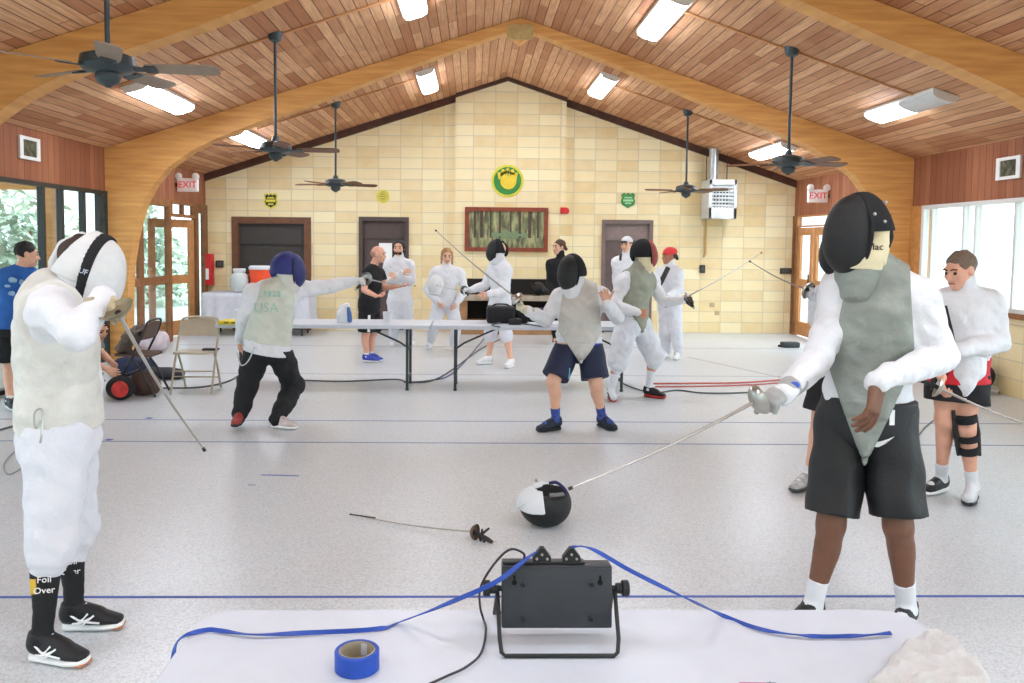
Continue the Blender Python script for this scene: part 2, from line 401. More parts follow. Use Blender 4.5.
# side walls: red board band over glass
M_sid = planks('redwood_siding', (176, 116, 84), (148, 90, 64), (92, 54, 38), .13, 6, (2, 1), .3, .55, .004)
ZWL, ZWR = 2.29, 2.2
def band(name, x, sgn, z0):
    MB().bx((x, YB, z0), (x + sgn*.1, D, ZE - .001)).out(name, M_sid)['kind'] = 'structure'
band('wall_left', XL, -1, ZWL); band('wall_right', XR, 1, ZWR)
M_wood = plain('varnished_wood', (150, 98, 56), .45, var=.14, scale=7); M_woodlight = plain('door_wood', (196, 136, 84), .45, var=.1, scale=6)
M_alu = plain('dark_aluminium', (62, 64, 62), .4, .5); M_white = plain('white_paint', (236, 236, 232), .5, var=.02)
G = glass()
def yL(px): return atx(px, 200, XL).y
def yR(px): return atx(px, 200, XR).y
NWIN = [0]
def glazed(x, sgn, y0, y1, z0, z1, posts, rails, mat, fw=.07, post_w=.06, name=None, pane=True):
    """framed glazing in a side wall; the panes of one window are one mesh"""
    NWIN[0] += 1; nm = name or 'window_%d' % NWIN[0]
    xa, xb = x - .04*1, x + .04
    w = MB()
    w.bx((xa, y0, z1 - fw), (xb, y1, z1)); w.bx((xa, y0, z0), (xb, y1, z0 + fw)); w.bx((xa, y0, z0 + fw), (xb, y0 + fw, z1 - fw)); w.bx((xa, y1 - fw, z0 + fw), (xb, y1, z1 - fw))
    for p in posts: w.bx((xa + .005, p - post_w/2, z0 + fw/2), (xb - .005, p + post_w/2, z1 - fw/2))
    for r in rails: w.bx((xa + .008, y0 + fw/2, r - post_w/2), (xb - .008, y1 - fw/2, r + post_w/2))
    o = w.out(nm, mat, None, (x, (y0 + y1)/2, z0)); o['kind'] = 'structure'
    if pane:
        g = MB().bx((x - .004, y0 + fw/2, z0 + fw/2), (x + .004, y1 - fw/2, z1 - fw/2)).out('pane', G, o)
    return o
# left: far bay (wood storefront and door), middle bay (dark aluminium), near bays
ya, yb = YA + .23, D
yd0, yd1 = yL(169), yL(193)
glazed(XL, -1, ya, yd0 - .01, 0.0, ZWL, [yL(139)], [1.02], M_wood, .11, .12)
glazed(XL, -1, yd0, yd1, 2.03, ZWL, [(yd0 + yd1)/2], [], M_wood, .05, .05)
glazed(XL, -1, yd1 + .01, D - .02, 0, ZWL, [], [], plain('brown_post', (138, 92, 54), .5, var=.12, scale=6), .16, .1)
def door(name, label_, x, y0, y1, ztop, ang, hinge_far, sgn):
    """timber door leaf with a tall glass light, ajar"""
    o = thing(name, None, None, (x, y1 if hinge_far else y0, 0)); o['kind'] = 'structure'
    L = y1 - y0 - .04; R = Matrix.Rotation(ang, 3, 'Z'); base = V((x, y1 if hinge_far else y0, 0)); dr = -1 if hinge_far else 1
    def P(u, t, z): return base + R @ V((t, dr*u, z))
    w = MB()
    for u0, u1, z0, z1 in ((0, .12, .02, ztop), (L - .12, L, .02, ztop), (.12, L - .12, .02, .27), (.12, L - .12, ztop - .14, ztop), (.12, L - .12, .9, 1.05)):
        vs = [P(u, t, z) for u in (u0, u1) for t in (-.022, .022) for z in (z0, z1)]
        w.add(vs, [(0, 1, 3, 2), (4, 6, 7, 5), (0, 4, 5, 1), (2, 3, 7, 6), (0, 2, 6, 4), (1, 5, 7, 3)])
    w.out('leaf', M_woodlight, o)
    g = MB(); vs = [P(u, t, z) for u in (.11, L - .11) for t in (-.003, .003) for z in (.25, ztop - .12)]
    g.add(vs, [(0, 1, 3, 2), (4, 6, 7, 5), (0, 4, 5, 1), (2, 3, 7, 6), (0, 2, 6, 4), (1, 5, 7, 3)]).out('pane', G, o)
    MB().tube([P(L - .06, -.06, .95), P(L - .06, -.06, 1.15)], .012).out('door_handle', M_alu, o)
door('door_1', '', XL, yd0 + .03, yd1 - .03, 2.0, math.radians(-22), True, 1)
glazed(XL, -1, YA - YS + .24, YA - .01, .02, ZWL, [yL(41), yL(60), yL(82), yL(98)], [], M_alu, .05, .055)
glazed(XL, -1, YB, YA - YS - .01, .02, ZWL, [1.0, 3.2, 5.2], [], M_alu, .05, .055)
# right: far bay doors, middle and near bays of white framed windows over a low block wall
yd2, yd3 = yR(800), yR(835)
glazed(XR, 1, YA + .23, yd3 - .01 if yd3 < yd2 else yd2, 0, ZWR, [], [1.0], M_wood, .11, .1)
y0, y1 = min(yd2, yd3), max(yd2, yd3)
glazed(XR, 1, y0, y1, 1.99, ZWR, [], [], M_woodlight, .03, .04)
glazed(XR, 1, y1 + .01, D - .02, 0, ZWR, [], [], M_wood, .12, .1)
door('door_2', '', XR, y0 + .02, (y0 + y1)/2, 1.98, 0, True, -1)
door('door_3', '', XR, (y0 + y1)/2 + .01, y1 - .02, 1.98, 0, True, -1)
ZS = .9
M_cream = block_mat('cream_block', .4, .2)
MB().bx((XR, YB, 0), (XR + .12, YA, ZS)).out('wall_right_low', M_cream)['kind'] = 'structure'
MB().bx((XR - .05, YB, ZS - .03), (XR + .1, YA - .01, ZS + .03)).out('trim_2', M_wood)['kind'] = 'structure'
M_wf = plain('white_window_frame', (214, 212, 206), .5, var=.02)
glazed(XR, 1, YA - YS + .24, YA - .3, ZS + .03, ZWR, [yR(935), yR(967), yR(979), yR(1019)], [], M_wf, .05, .035)
glazed(XR, 1, YB, YA - YS - .01, ZS + .03, ZWR, [0.2, 1.8, 3.4, 5.0], [], M_wf, .05, .035)
MB().bx((XR - .03, YA - .3, 0), (XR + .1, YA - .005, ZWR)).out('wall_right_pier', plain('pier_wood', (206, 146, 82), .5, var=.1))['kind'] = 'structure'

# outside: ground, verandah beam and posts seen through the left glass
MB().bx((-40, -30, -.3), (XL - .12, 50, -.12)).out('ground_left', plain('pale_concrete', (206, 204, 196), .8, scale=2))['kind'] = 'structure'
MB().bx((XR + .12, -30, -.3), (40, 50, -.12)).out('ground_right', plain('pale_concrete', (206, 204, 196), .8))['kind'] = 'structure'
pb = MB()
for y in (12.0,): pb.bx((-7.2, y, 2.35), (XL - .12, y + .16, 2.7))
pb.out('verandah_beam', M_glu, None, (-6, 12.0, 2.5)); tag(bpy.data.objects['verandah_beam'], 'yellowish verandah beam outside the dark framed glass at left', 'beam', kind='structure')
for y in (12.0, 14.0):
    MB().bx((-7.2, y - .09, -.12), (-7.0, y + .09, 2.6)).out('verandah_post', M_glu, None, (-7.1, y, 0))['kind'] = 'structure'
MB().bx((-8.0, 8.5, 2.72), (XL - .12, 16, 2.8)).out('verandah_roof', M_ceilL)['kind'] = 'structure'

# planting beyond the verandah
def shrub(c, r, lab, seed):
    rnd = random.Random(seed); vs = []; fs = []
    for k in range(900):
        u = V((rnd.gauss(0, 1), rnd.gauss(0, 1), rnd.gauss(0, 1))).normalized(); p = V(c) + V((u.x*r[0], u.y*r[1], abs(u.z)*r[2]))*rnd.uniform(.55, 1.0)
        a = V((rnd.gauss(0, 1), rnd.gauss(0, 1), rnd.gauss(0, 1))).normalized(); b = a.cross(u if abs(a.dot(u)) < .95 else V((0, 0, 1))).normalized(); L = rnd.uniform(.10, .22); n = len(vs)
        vs += [p - a*L, p + b*L*.4, p + a*L, p - b*L*.4]; fs.append((n, n+1, n+2, n+3))
    t = thing('shrub', lab, 'shrub', c, 'shrubs outside the left glass')
    link_mesh('foliage', vs, fs, plain('leaf_washed_out', (196, 210, 184), .6, var=.2, scale=3), t)['kind'] = 'stuff'  # leaf colour paled to carry the overexposed glare outside
    MB().tube([V(c) + V((0, 0, -.1)), V(c) + V((.05, 0, r[2]*.6))], [.06, .03], 8).out('stem', M_wood, t)
for k, (x, y, r) in enumerate(((-9.2, 13.4, (1.2, 1.3, 2.6)), (-9.6, 16.2, (1.3, 1.4, 3.0)), (-10.2, 19.2, (1.5, 1.6, 3.2)), (-8.8, 22.5, (1.3, 1.4, 2.8)), (-12.5, 14.5, (1.5, 1.6, 3.4)))):
    shrub((x, y, -.1), r, 'green shrub outside the left glass, ' + ('nearest the verandah', 'second along the verandah', 'third along the verandah', 'farthest along the verandah', 'tallest, set back from the others')[k], k)
# ------------------------------------------------------------------ back wall doors
M_rollup = plain('roll_panel', (66, 62, 58), .6); M_doorfr = plain('brown_door_frame', (112, 74, 50), .55, var=.1); M_dkdoor = plain('dark_brown_door', (84, 70, 66), .5, var=.04)
def backdoor(nm, x0, x1, z, fw, mf, md, panel_split=False):
    o = MB(); o.bx((x0, D - .04, 0), (x0 + fw, D + .12, z)); o.bx((x1 - fw, D - .04, 0), (x1, D + .12, z)); o.bx((x0 + fw, D - .04, z - fw), (x1 - fw, D + .12, z))
    f = o.out(nm, mf, None, ((x0 + x1)/2, D, 0)); f['kind'] = 'structure'
    return f
a, b_, z = holes[0]
d4 = backdoor('door_4', a, b_, z, .12, M_doorfr, None)
w = MB(); hh = .36
w.bx((a + .12, D + .06, z - .12 - hh), (b_ - .12, D + .08, z - .12)); w.bx((a + .12, D + .09, 0), (b_ - .12, D + .11, z - .12 - hh + .01))
w.bx((a + .12, D + .05, z - .12 - hh - .02), (b_ - .12, D + .09, z - .12 - hh + .02)); w.out('roll_panel', M_rollup, d4)
a, b_, z = holes[1]
d5 = backdoor('door_5', a, b_, z, .07, M_dkdoor, None)
MB().bx((a + .07, D + .03, z - .40), (b_ - .07, D + .10, z - .07)).out('transom_panel', M_dkdoor, d5)
MB().bx((a + .08, D + .05, .01), (b_ - .08, D + .09, z - .405)).out('leaf', M_dkdoor, d5)
MB().rbox((b_ - .15, D + .03, z - .58), (.03, .04, .16), .006).out('door_closer', plain('brushed_steel', (170, 168, 164), .35, .8), d5)
MB().rbox((b_ - .15, D + .02, 1.0), (.03, .06, .12), .006).out('door_handle', MATS[('brushed_steel',)], d5)
a, b_, z = holes[2]
d6 = backdoor('door_6', a, b_, z, .07, plain('mauve_door_frame', (122, 104, 98), .5), None)
MB().bx((a + .07, D + .03, z - .38), (b_ - .07, D + .10, z - .07)).out('transom_panel', plain('mauve_panel', (136, 118, 112), .5), d6)
MB().bx((a + .08, D + .05, .01), (b_ - .08, D + .09, z - .385)).out('leaf', plain('mauve_leaf', (104, 88, 84), .5), d6)
MB().rbox((b_ - .15, D + .03, z - .52), (.05, .04, .1), .006).out('door_closer', MATS[('brushed_steel',)], d6)
p0, p1 = at(379, 243, D + .05), at(392, 263, D + .05)
p = MB().bx((p0.x, D + .042, p1.z), (p1.x, D + .049, p0.z)).out('paper_notice', plain('paper_white', (244, 244, 240), .7, var=.01), None, ((p0.x + p1.x)/2, D + .045, p1.z))
tag(p, 'white paper notice taped to the middle dark door', 'notice')

MB().bx((XL, D + .21, 0), (XR, D + .3, 3)).out('light_stop_slab', M_dkdoor)['kind'] = 'structure'  # unseen slab added to stop daylight leaking around the back doors
# ------------------------------------------------------------------ wall furniture
def back_at(px, py, off=0.0): return at(px, py, D - off)
YF = D - PD
M_redframe = plain('redbrown_frame', (140, 66, 42), .45, var=.12, scale=8)
p0, p1 = at(465, 207, YF), at(547.5, 252, YF); pf = MB(); fw = .075
cx, cz = (p0.x + p1.x)/2, (p0.z + p1.z)/2; t = thing('framed_picture', 'framed woodland landscape picture in a red-brown wooden frame on the chimney', 'picture', (cx, YF - .03, cz))
for a in ((p0.x, p1.z, p1.x, p1.z + fw), (p0.x, p0.z - fw, p1.x, p0.z), (p0.x, p1.z + fw, p0.x + fw, p0.z - fw), (p1.x - fw, p1.z + fw, p1.x, p0.z - fw)): pf.bx((a[0], YF - .055, a[1]), (a[2], YF - .002, a[3]))
pf.out('picture_frame', M_redframe, t)
def paint_mat():
    m, nt, b = newmat('woodland_print'); tc = N(nt, 'TexCoord'); mp = N(nt, 'Mapping'); mp.inputs['Scale'].default_value = (4.2, 1, 1.1); nt.links.new(tc.outputs['Object'], mp.inputs[0])
    f = noise_fac(nt, 3.0, 5, .42, .62, mp.outputs[0]); f2 = noise_fac(nt, 5.5, 4, .4, .62, tc.outputs['Object'])
    c = mixc(nt, f, lin((74, 72, 52)), lin((168, 166, 118))); ml = N(nt, 'Math', operation='MULTIPLY'); nt.links.new(f2, ml.inputs[0]); ml.inputs[1].default_value = .55
    c = mixc(nt, ml.outputs[0], c, lin((118, 126, 86))); nt.links.new(c, b.inputs['Base Color']); b.inputs['Roughness'].default_value = .35; return m
MB().bx((p0.x + fw - .005, YF - .03, p1.z + fw - .005), (p1.x - fw + .005, YF - .012, p0.z - fw + .005)).out('canvas', paint_mat(), t)
tr = MB(); W_ = p1.x - p0.x; Hh = p0.z - p1.z
for u, wd in ((.12, .022), (.2, .03), (.31, .016), (.42, .02), (.55, .014), (.66, .024), (.78, .03), (.88, .018)):
    x = p0.x + W_*u; tr.bx((x - wd, YF - .033, p1.z + fw + Hh*.22), (x + wd, YF - .0295, p0.z - fw))
tr.out('painted_trunk', plain('trunk_paint', (84, 70, 52), .5, var=.15, scale=20), t)
MB().ell((cx + .05, YF - .03, p1.z + Hh*.38), (W_*.24, .004, Hh*.09)).out('painted_pond', plain('pond_paint', (120, 140, 104), .4), t)

def disc(w, c, r, d=.02, n=32): w.lathe([(r*.98, -d), (r, -d*.7), (r, 0)], c, (0, 1, 0), n)
M_yel = plain('crest_yellow', (226, 214, 70), .5, var=.04); M_grn = plain('crest_green', (56, 134, 62), .5, var=.05); M_blk = plain('crest_black', (34, 36, 30), .5)
# round crest on the chimney
c = at(507.5, 181, YF); R_ = 16.0*YF/FPX
t = thing('wall_mounted_crest', 'round green and yellow club crest above the framed picture', 'crest', (c.x, YF, c.z))
w = MB(); disc(w, (c.x, YF - .002, c.z), R_, .02, 40); w.out('rim_disc', M_yel, t)
w = MB(); w.lathe([(R_*.86, -.004), (R_*.86, 0)], (c.x, YF - .022, c.z), (0, 1, 0), 40); w.out('green_field', M_grn, t)
w = MB()
w.lathe([(R_*.50, -.003), (R_*.50, 0)], (c.x + R_*.05, YF - .0265, c.z - R_*.02), (0, 1, 0), 24)
for k in range(5):
    a = -.9 + k*.45; u = V((math.sin(a), 0, math.cos(a))); q = c + u*R_*.45
    w.prism([(-.09*R_/.3, 0), (.0, R_*.38), (.09*R_/.3, 0)], .003, (q.x, YF - .0295, q.z), (math.cos(a), 0, -math.sin(a)), (math.sin(a), 0, math.cos(a)))
w.out('emblem', plain('emblem_gold', (236, 206, 60), .5, var=.05), t)
w = MB()
for k in range(3): w = MB(); w.box((c.x - R_*.1 + k*R_*.13, YF - .031, c.z + R_*(.5 - .02*k)), (R_*.05, .004, R_*.34), Matrix.Rotation(.3 - .2*k, 3, 'Y')); w.out('emblem_ray', plain('crest_darkgreen', (36, 96, 50), .5), t)
# small crests
def crest(name, label, px, py, hw, hh, shape, ms, mt, y):
    c = at(px, py, y); W = hw*y/FPX; H = hh*y/FPX; t = thing(name, label, 'crest', (c.x, y, c.z))
    pl = [(a*W, b*H) for a, b in shape]
    MB().prism(pl, .016, (c.x, y - .018, c.z)).out('plaque', ms, t)
    MB().prism([(a*.8, b*.82) for a, b in pl], .004, (c.x, y - .022, c.z)).out('field', mt, t)
    return t, c, W, H
shield = [(-.9, .75), (-.55, 1), (-.3, .8), (0, 1), (.3, .8), (.55, 1), (.9, .75), (.78, .35), (.92, -.1), (.75, -.6), (.3, -.8), (0, -1), (-.3, -.8), (-.75, -.6), (-.92, -.1), (-.78, .35)]
t, c, W, H = crest('wall_crest', 'small black and yellow badge shield above the wide left doorway', 271, 201, 7.6, 8, shield, M_yel, M_blk, D)
w = MB()
for dz, hw_, hh_ in ((.38, .45, .1), (.02, .62, .16), (-.4, .35, .09)): w.box((c.x, D - .024, c.z + dz*H), (hw_*2*W, .004, hh_*2*H))
w.out('badge_mark', M_yel, t)
circ = [(math.cos(2*PI*k/24), math.sin(2*PI*k/24)) for k in range(24)]
t, c, W, H = crest('wall_crest', 'small round yellow crest above the middle dark door', 383, 196.5, 6.3, 6.6, circ, M_yel, plain('crest_pale', (206, 192, 84), .5), D)
w = MB()
for k in range(3): w.box((c.x, D - .024, c.z + (.35 - .35*k)*H), (W*(.6, 1.0, .7)[k], .004, H*.12))
w.out('crest_mark', plain('crest_olive', (150, 140, 60), .5), t)
t, c, W, H = crest('wall_crest', 'small green shield crest above the right grey-brown door', 628, 200.5, 7.6, 7.6, shield, M_grn, plain('crest_midgreen', (74, 150, 84), .5), D)
w = MB()
for dz, hw_, hh_ in ((.36, .5, .08), (.0, .66, .13), (-.36, .4, .09)): w.box((c.x, D - .024, c.z + dz*H), (hw_*2*W, .004, hh_*2*H))
w.out('crest_mark', plain('crest_mint', (168, 216, 170), .5), t)
# alarm
c = at(564, 210.5, YF)
t = thing('wall_mounted_alarm', 'small red fire alarm on the chimney right of the picture', 'alarm', (c.x, YF, c.z))
w = MB().rbox((c.x - .01, YF - .025, c.z), (.12, .05, .11), .012); w.out('housing', plain('alarm_red', (206, 44, 44), .4), t)
w = MB(); w.lathe([(.05, -.04), (.06, -.03), (.06, 0)], (c.x + .03, YF - .05, c.z - .01), (0, 1, 0), 18); w.out('horn', MATS[('alarm_red',)], t)
# extinguisher cabinet at the left corner
c = at(207.5, 269.5, D - .1); a, b_ = at(202, 254, D - .1), at(213, 285.5, D - .1)
t = thing('fire_cabinet', 'red fire hose cabinet on the wall by the left corner', 'cabinet', (c.x, D - .09, b_.z))
M_red = plain('cabinet_red', (206, 38, 40), .4, var=.05)
MB().rbox((c.x, D - .085, c.z), (b_.x - a.x, .16, a.z - b_.z), .012).out('body', M_red, t)
MB().rbox((c.x + .01, D - .171, c.z - .08), (.07, .006, .2), .002).out('notice_panel', M_white, t)
MB().rbox((c.x - .06, D - .175, c.z + .1), (.02, .02, .07), .004).out('latch', M_alu, t)
for nm, lab, px, py, wd, hg in (('wall_box', 'small black wall box beside the red fire cabinet', 220, 264, .14, .13),
                                ('switch_box', 'small dark switch box under the heater conduit', 702, 269, .1, .15),
                                ('wall_box', 'wide dark wall box near the right corner of the back wall', 785.5, 271, .22, .11)):
    c = at(px, py, D); o = MB().rbox((c.x, D - .022, c.z), (wd, .04, hg), .008)
    t = thing(nm, lab, 'box', (c.x, D - .02, c.z)); o.out('housing', plain('box_dark', (52, 48, 46), .5), t)
    MB().rbox((c.x, D - .044, c.z), (wd*.7, .006, hg*.6), .002).out('cover', plain('cover_dark', (74, 70, 68), .4), t)
for px, py in ((712, 305), (717, 313)):
    c = at(px, py, D); o = MB().rbox((c.x, D - .006, c.z), (.09, .012, .08), .004).out('outlet_cover', plain('outlet_tan', (196, 172, 130), .5), None, (c.x, D - .006, c.z))
    tag(o, 'small tan outlet cover low on the back wall, %s one' % ('upper left' if px == 712 else 'lower right'), 'outlet', 'tan outlet covers')
# unit heater with flue and conduit
a, b_ = at(706.5, 180, D - .35), at(733.5, 219, D - .35)
M_heat = plain('heater_white', (216, 220, 218), .4, var=.04); c = (a + b_)/2
t = thing('unit_heater', 'white louvred unit heater hanging high on the right of the back wall', 'heater', (c.x, D - .3, b_.z))
W, H = b_.x - a.x, a.z - b_.z
w = MB()
for sx in (-1, 1): w.rbox((c.x + sx*(W/2 - .03), D - .28, c.z), (.06, .5, H), .008)
w.rbox((c.x, D - .28, c.z + H/2 - .05), (W, .5, .1), .008); w.rbox((c.x, D - .28, c.z - H/2 + .1), (W, .5, .2), .008); w.rbox((c.x, D - .1, c.z), (W - .1, .16, H - .02), .004)
w.out('casing', M_heat, t)
MB().bx((c.x - W/2 + .06, D - .25, c.z - H/2 + .19), (c.x + W/2 - .06, D - .19, c.z + H/2 - .09)).out('cavity', plain('heater_dark', (58, 60, 60), .7), t)
w = MB(); z0, z1 = c.z - H/2 + .2, c.z + H/2 - .1
for k in range(6): w.box((c.x, D - .5, z0 + (k + .5)*(z1 - z0)/6), (W - .12, .05, .022), Matrix.Rotation(.5, 3, 'X'))
for k in range(7): w.box((c.x - W/2 + .06 + (k + .5)*(W - .12)/7, D - .49, (z0 + z1)/2), (.014, .03, z1 - z0))
w.out('louvre', M_heat, t)
f = at(714, 150, D - .3)
w = MB(); w.tube([(f.x, D - .3, c.z + H/2 - .02), (f.x, D - .3, zc(f.x) - .01)], .085, 18); w.out('flue', plain('galvanised', (182, 188, 190), .35, .6), t)
w = MB()
for dx in (.16, -.22): MB().tube([(c.x + dx, D - .2, c.z + H/2 - .02), (c.x + dx, D - .2, zc(c.x + dx) + .0)], .008, 6).out('hanger_rod', M_alu, t)
q0, q1 = at(706, 222, D - .03), at(705, 254, D - .03)
w = MB().tube([(q0.x, D - .03, b_.z - .01), (q0.x, D - .03, q1.z), (q0.x - .03, D - .03, q1.z - .06)], .02, 8).out('wall_mounted_conduit', plain('conduit_tan', (196, 160, 100), .5), None, (q0.x, D - .03, q1.z))
tag(w, 'tan conduit pipe running down the back wall below the unit heater', 'pipe')
q = at(704, 254, D - .02)
# exit signs on the side walls
def exit_sign(px, py, x, sgn, lab):
    p = atx(px, py, x + sgn*.2)
    t = thing('exit_sign', lab, 'sign', p, 'exit signs')
    MB().rbox(p, (.34, .06, .22), .012).out('housing', plain('sign_white', (240, 236, 232), .4, var=.02), t)
    text_mesh('lettering', 'EXIT', .15, emit('exit_red', (226, 52, 48), .9), t, p + V((0, -.033, 0)), (1, 0, 0), (0, 0, 1), .004)
    w = MB().bx((p.x - sgn*.2 - .0, p.y - .02, p.z - .03), (p.x - sgn*.1, p.y + .02, p.z + .03)); w.out('bracket', M_alu, t)
    for s in (-1, 1):
        l = MB(); l.lathe([(.03, .05), (.055, .0), (.06, -.03), (.05, -.035)], p + V((s*.14, -.02, .14)), (0, 1, .1), 14); l.out('lamp_head', MATS[('sign_white',)], t)
exit_sign(188, 185, XL, 1, 'white exit sign with lamp heads on the left board wall')
exit_sign(817.5, 196, XR, -1, 'white exit sign with lamp heads on the right board wall')
# small framed photos on the siding
for px, py, x, sgn, lab in ((28, 148.5, XL, 1, 'small white-framed photo on the left board wall'), (1010, 168, XR, -1, 'small white-framed photo on the right board wall')):
    p = atx(px, py, x); t = thing('photo_frame', lab, 'picture', (x, p.y, p.z), 'framed photos on the board walls'); w = MB()
    W, H = .42, .25
    for y0, y1, z0, z1 in ((-W/2, W/2, -H/2, -H/2 + .035), (-W/2, W/2, H/2 - .035, H/2), (-W/2, -W/2 + .07, -H/2 + .035, H/2 - .035), (W/2 - .07, W/2, -H/2 + .035, H/2 - .035)): w.bx((x + sgn*.002, p.y + y0, p.z + z0), (x + sgn*.028, p.y + y1, p.z + z1))
    w.out('frame', M_white, t)
    MB().bx((x + sgn*.004, p.y - W/2 + .05, p.z - H/2 + .03), (x + sgn*.016, p.y + W/2 - .05, p.z + H/2 - .03)).out('print', plain('photo_print', (104, 106, 84), .4, var=.35, scale=16), t)
# thin pull cord hanging before the siding
# ------------------------------------------------------------------ ceiling lights
M_tube = emit('tube_glow', (230, 240, 253), 42.0); M_fix = plain('fixture_white', (230, 230, 226), .4, var=.02)
M_lens = plain('lens_dull', (214, 220, 222), .3, var=.03)
def ceil_light(pa, pb, lab, half=False):
    a, b_ = ceil_at(*pa), ceil_at(*pb); m = (a + b_)/2; sgn = -1 if m.x < XM else 1; s = math.atan(SL if sgn < 0 else SRs)
    tilt = Matrix.Rotation(sgn*s, 3, 'Y'); L = 1.5
    t = thing('ceiling_light', lab, 'light', m, 'fluorescent wraparound lights on the boards')
    c = V((m.x, m.y, zc(m.x))) 
    dn = tilt @ V((0, 0, -1))
    MB().rbox(c + dn*.02, (.3, L, .035), .006, tilt).out('pan', M_fix, t)
    pl = [(-.13, 0), (-.115, .036), (-.06, .05), (.06, .05), (.115, .036), (.13, 0)]
    ux = tilt @ V((1, 0, 0))
    def lens(y0, y1, nm, mat): MB().prism(pl, y1 - y0, c + dn*.037 + V((0, y0, 0)), ux, dn, (0, 1, 0)).out(nm, mat, t)
    if half: lens(-L/2 + .02, -.04, 'dark_lens', M_lens); lens(-.035, L/2 - .02, 'lens', M_tube)
    else: lens(-L/2 + .02, L/2 - .02, 'lens', M_tube)
    for y in (-L/2 + .01, L/2 - .01): MB().prism([(a_*1.06, b2*1.08) for a_, b2 in pl], .02, c + dn*.036 + V((0, y - .01, 0)), ux, dn, (0, 1, 0)).out('end_cap', M_fix, t)
    return m
LP = [ceil_light((414, 8), (404, -30), 'lit ceiling light left of the ridge, cut by the top edge of the photo'),
 ceil_light((433, 92), (420, 64), 'lit ceiling light left of the ridge behind the laminated arch'),
 ceil_light((264, 144), (230, 128), 'lit ceiling light beside the second ceiling fan from the left'),
 ceil_light((186, 105), (130, 84), 'lit ceiling light glowing behind the near left ceiling fan'),
 ceil_light((646, 34), (684, -8), 'lit ceiling light right of the ridge, cut by the top edge of the photo'),
 ceil_light((592, 97), (617, 68), 'lit ceiling light right of the ridge behind the laminated arch'),
 ceil_light((750, 157), (799, 140), 'lit ceiling light low on the right slope by the unit heater'),
 ceil_light((864, 118), (964, 86), 'half lit ceiling light under the right end of the near arch', True)]
# unseen rear wall with windows, cutting light from behind; lamps added above for downlight
w = MB(); y = YB - .12
w.prism([(XL, 0), (XR, 0), (XR, .9), (XL, .9)], .12, (0, y, 0)); w.prism([(XL, 2.3), (XR, 2.3), (XR, zc(XR)), (XM, ZR), (XL, zc(XL))], .12, (0, y, 0))
for x0_, x1_ in ((XL, XL + .5), (XM - .5, XM + .5), (XR - .5, XR)): w.prism([(x0_, .9), (x1_, .9), (x1_, 2.3), (x0_, 2.3)], .12, (0, y, 0))
w.out('wall_rear', M_block)['kind'] = 'structure'
for x0_, x1_ in ((XL + .5, XM - .5), (XM + .5, XR - .5)): 
    f_ = MB(); f_.bx((x0_, y + .03, .9), (x1_, y + .09, .97)); f_.bx((x0_, y + .03, 2.23), (x1_, y + .09, 2.3))
    for k in range(4): xx = x0_ + (x1_ - x0_ - .06)*k/3; f_.bx((xx, y + .035, .97), (xx + .06, y + .085, 2.23))
    NWIN[0] += 1; o = f_.out('window_%d' % NWIN[0], M_wf); o['kind'] = 'structure'; MB().bx((x0_ + .02, y + .055, .92), (x1_ - .02, y + .065, 2.28)).out('pane', G, o)
src = bpy.data.objects['ceiling_light']; L0 = bpy.data.objects['ceiling_light']; m0 = src.location.copy()
for k, q in enumerate((LP[0], LP[4], LP[3], LP[7])):
    ob = bpy.data.objects['ceiling_light' if k == 0 else 'ceiling_light.%03d' % (4, 3, 7)[k-1]] if k != 3 else bpy.data.objects['ceiling_light.006']
    for yy in (2.4, -1.4): clone(ob, (0, yy - ob.location.y, 0), 'unseen fluorescent ceiling light added over the near end of the hall, above and behind the view', group='added fluorescent lights over the near end')
# ------------------------------------------------------------------ ceiling fans
M_fan = plain('fan_dark', (66, 76, 80), .4, .3, var=.05); M_bl = plain('fan_blade_brown', (120, 78, 52), .5, var=.12, scale=10)
M_bl_sheen = plain('fan_blade_sheen', (150, 130, 112), .5, var=.05)  # brown blades greyed so the colour carries the sheen on the near fan
def fan(ctop, hz, rot, lab, mblade, R=.66):
    c = V(ctop); t = thing('ceiling_fan', lab, 'fan', (c.x, c.y, hz), 'ceiling fans on long rods')
    w = MB(); w.lathe([(.02, -.09), (.06, -.07), (.075, -.02), (.08, .05)], c, (0, 0, 1), 18); w.out('canopy', M_fan, t)
    MB().tube([(c.x, c.y, c.z - .04), (c.x, c.y, hz + .06)], .016, 10).out('rod', M_fan, t)
    w = MB(); w.lathe([(.03, .13), (.045, .085), (.1, .075), (.155, .055), (.165, .0), (.14, -.03), (.09, -.04), (.075, -.045)], (c.x, c.y, hz), (0, 0, 1), 24); w.out('motor', M_fan, t)
    w = MB(); w.lathe([(.07, -.045), (.075, -.07), (.06, -.1), (.03, -.115), (.012, -.13)], (c.x, c.y, hz), (0, 0, 1), 18); w.out('switch_housing', M_fan, t)
    for k in range(5):
        a = rot + 2*PI*k/5; u = V((math.cos(a), math.sin(a), 0)); s = V((-math.sin(a), math.cos(a), 0)); z = V((0, 0, 1)); Rm = Matrix((u, s, z)).transposed() @ Matrix.Rotation(-.21, 3, 'X')
        o = V((c.x, c.y, hz - .015))
        w = MB(); w.box(o + u*.175, (.13, .05, .008), Rm); w.box(o + u*.25, (.07, .09, .008), Rm); w.out('blade_arm', M_fan, t)
        pl = [(.22, -.055), (.3, -.066), (R - .06, -.076), (R - .015, -.06), (R, -.03), (R, .03), (R - .015, .06), (R - .06, .076), (.3, .066), (.22, .055)]
        MB().prism(pl, .007, o + Rm @ V((0, 0, .006)), Rm @ V((1, 0, 0)), Rm @ V((0, 1, 0)), Rm @ V((0, 0, 1))).out('blade', mblade, t)
def fan_px(top, hub, rot, lab, mb):
    c = ceil_at(*top); q = at(hub[0], hub[1], c.y); fan((c.x, c.y, c.z), q.z, rot, lab, mb); return c
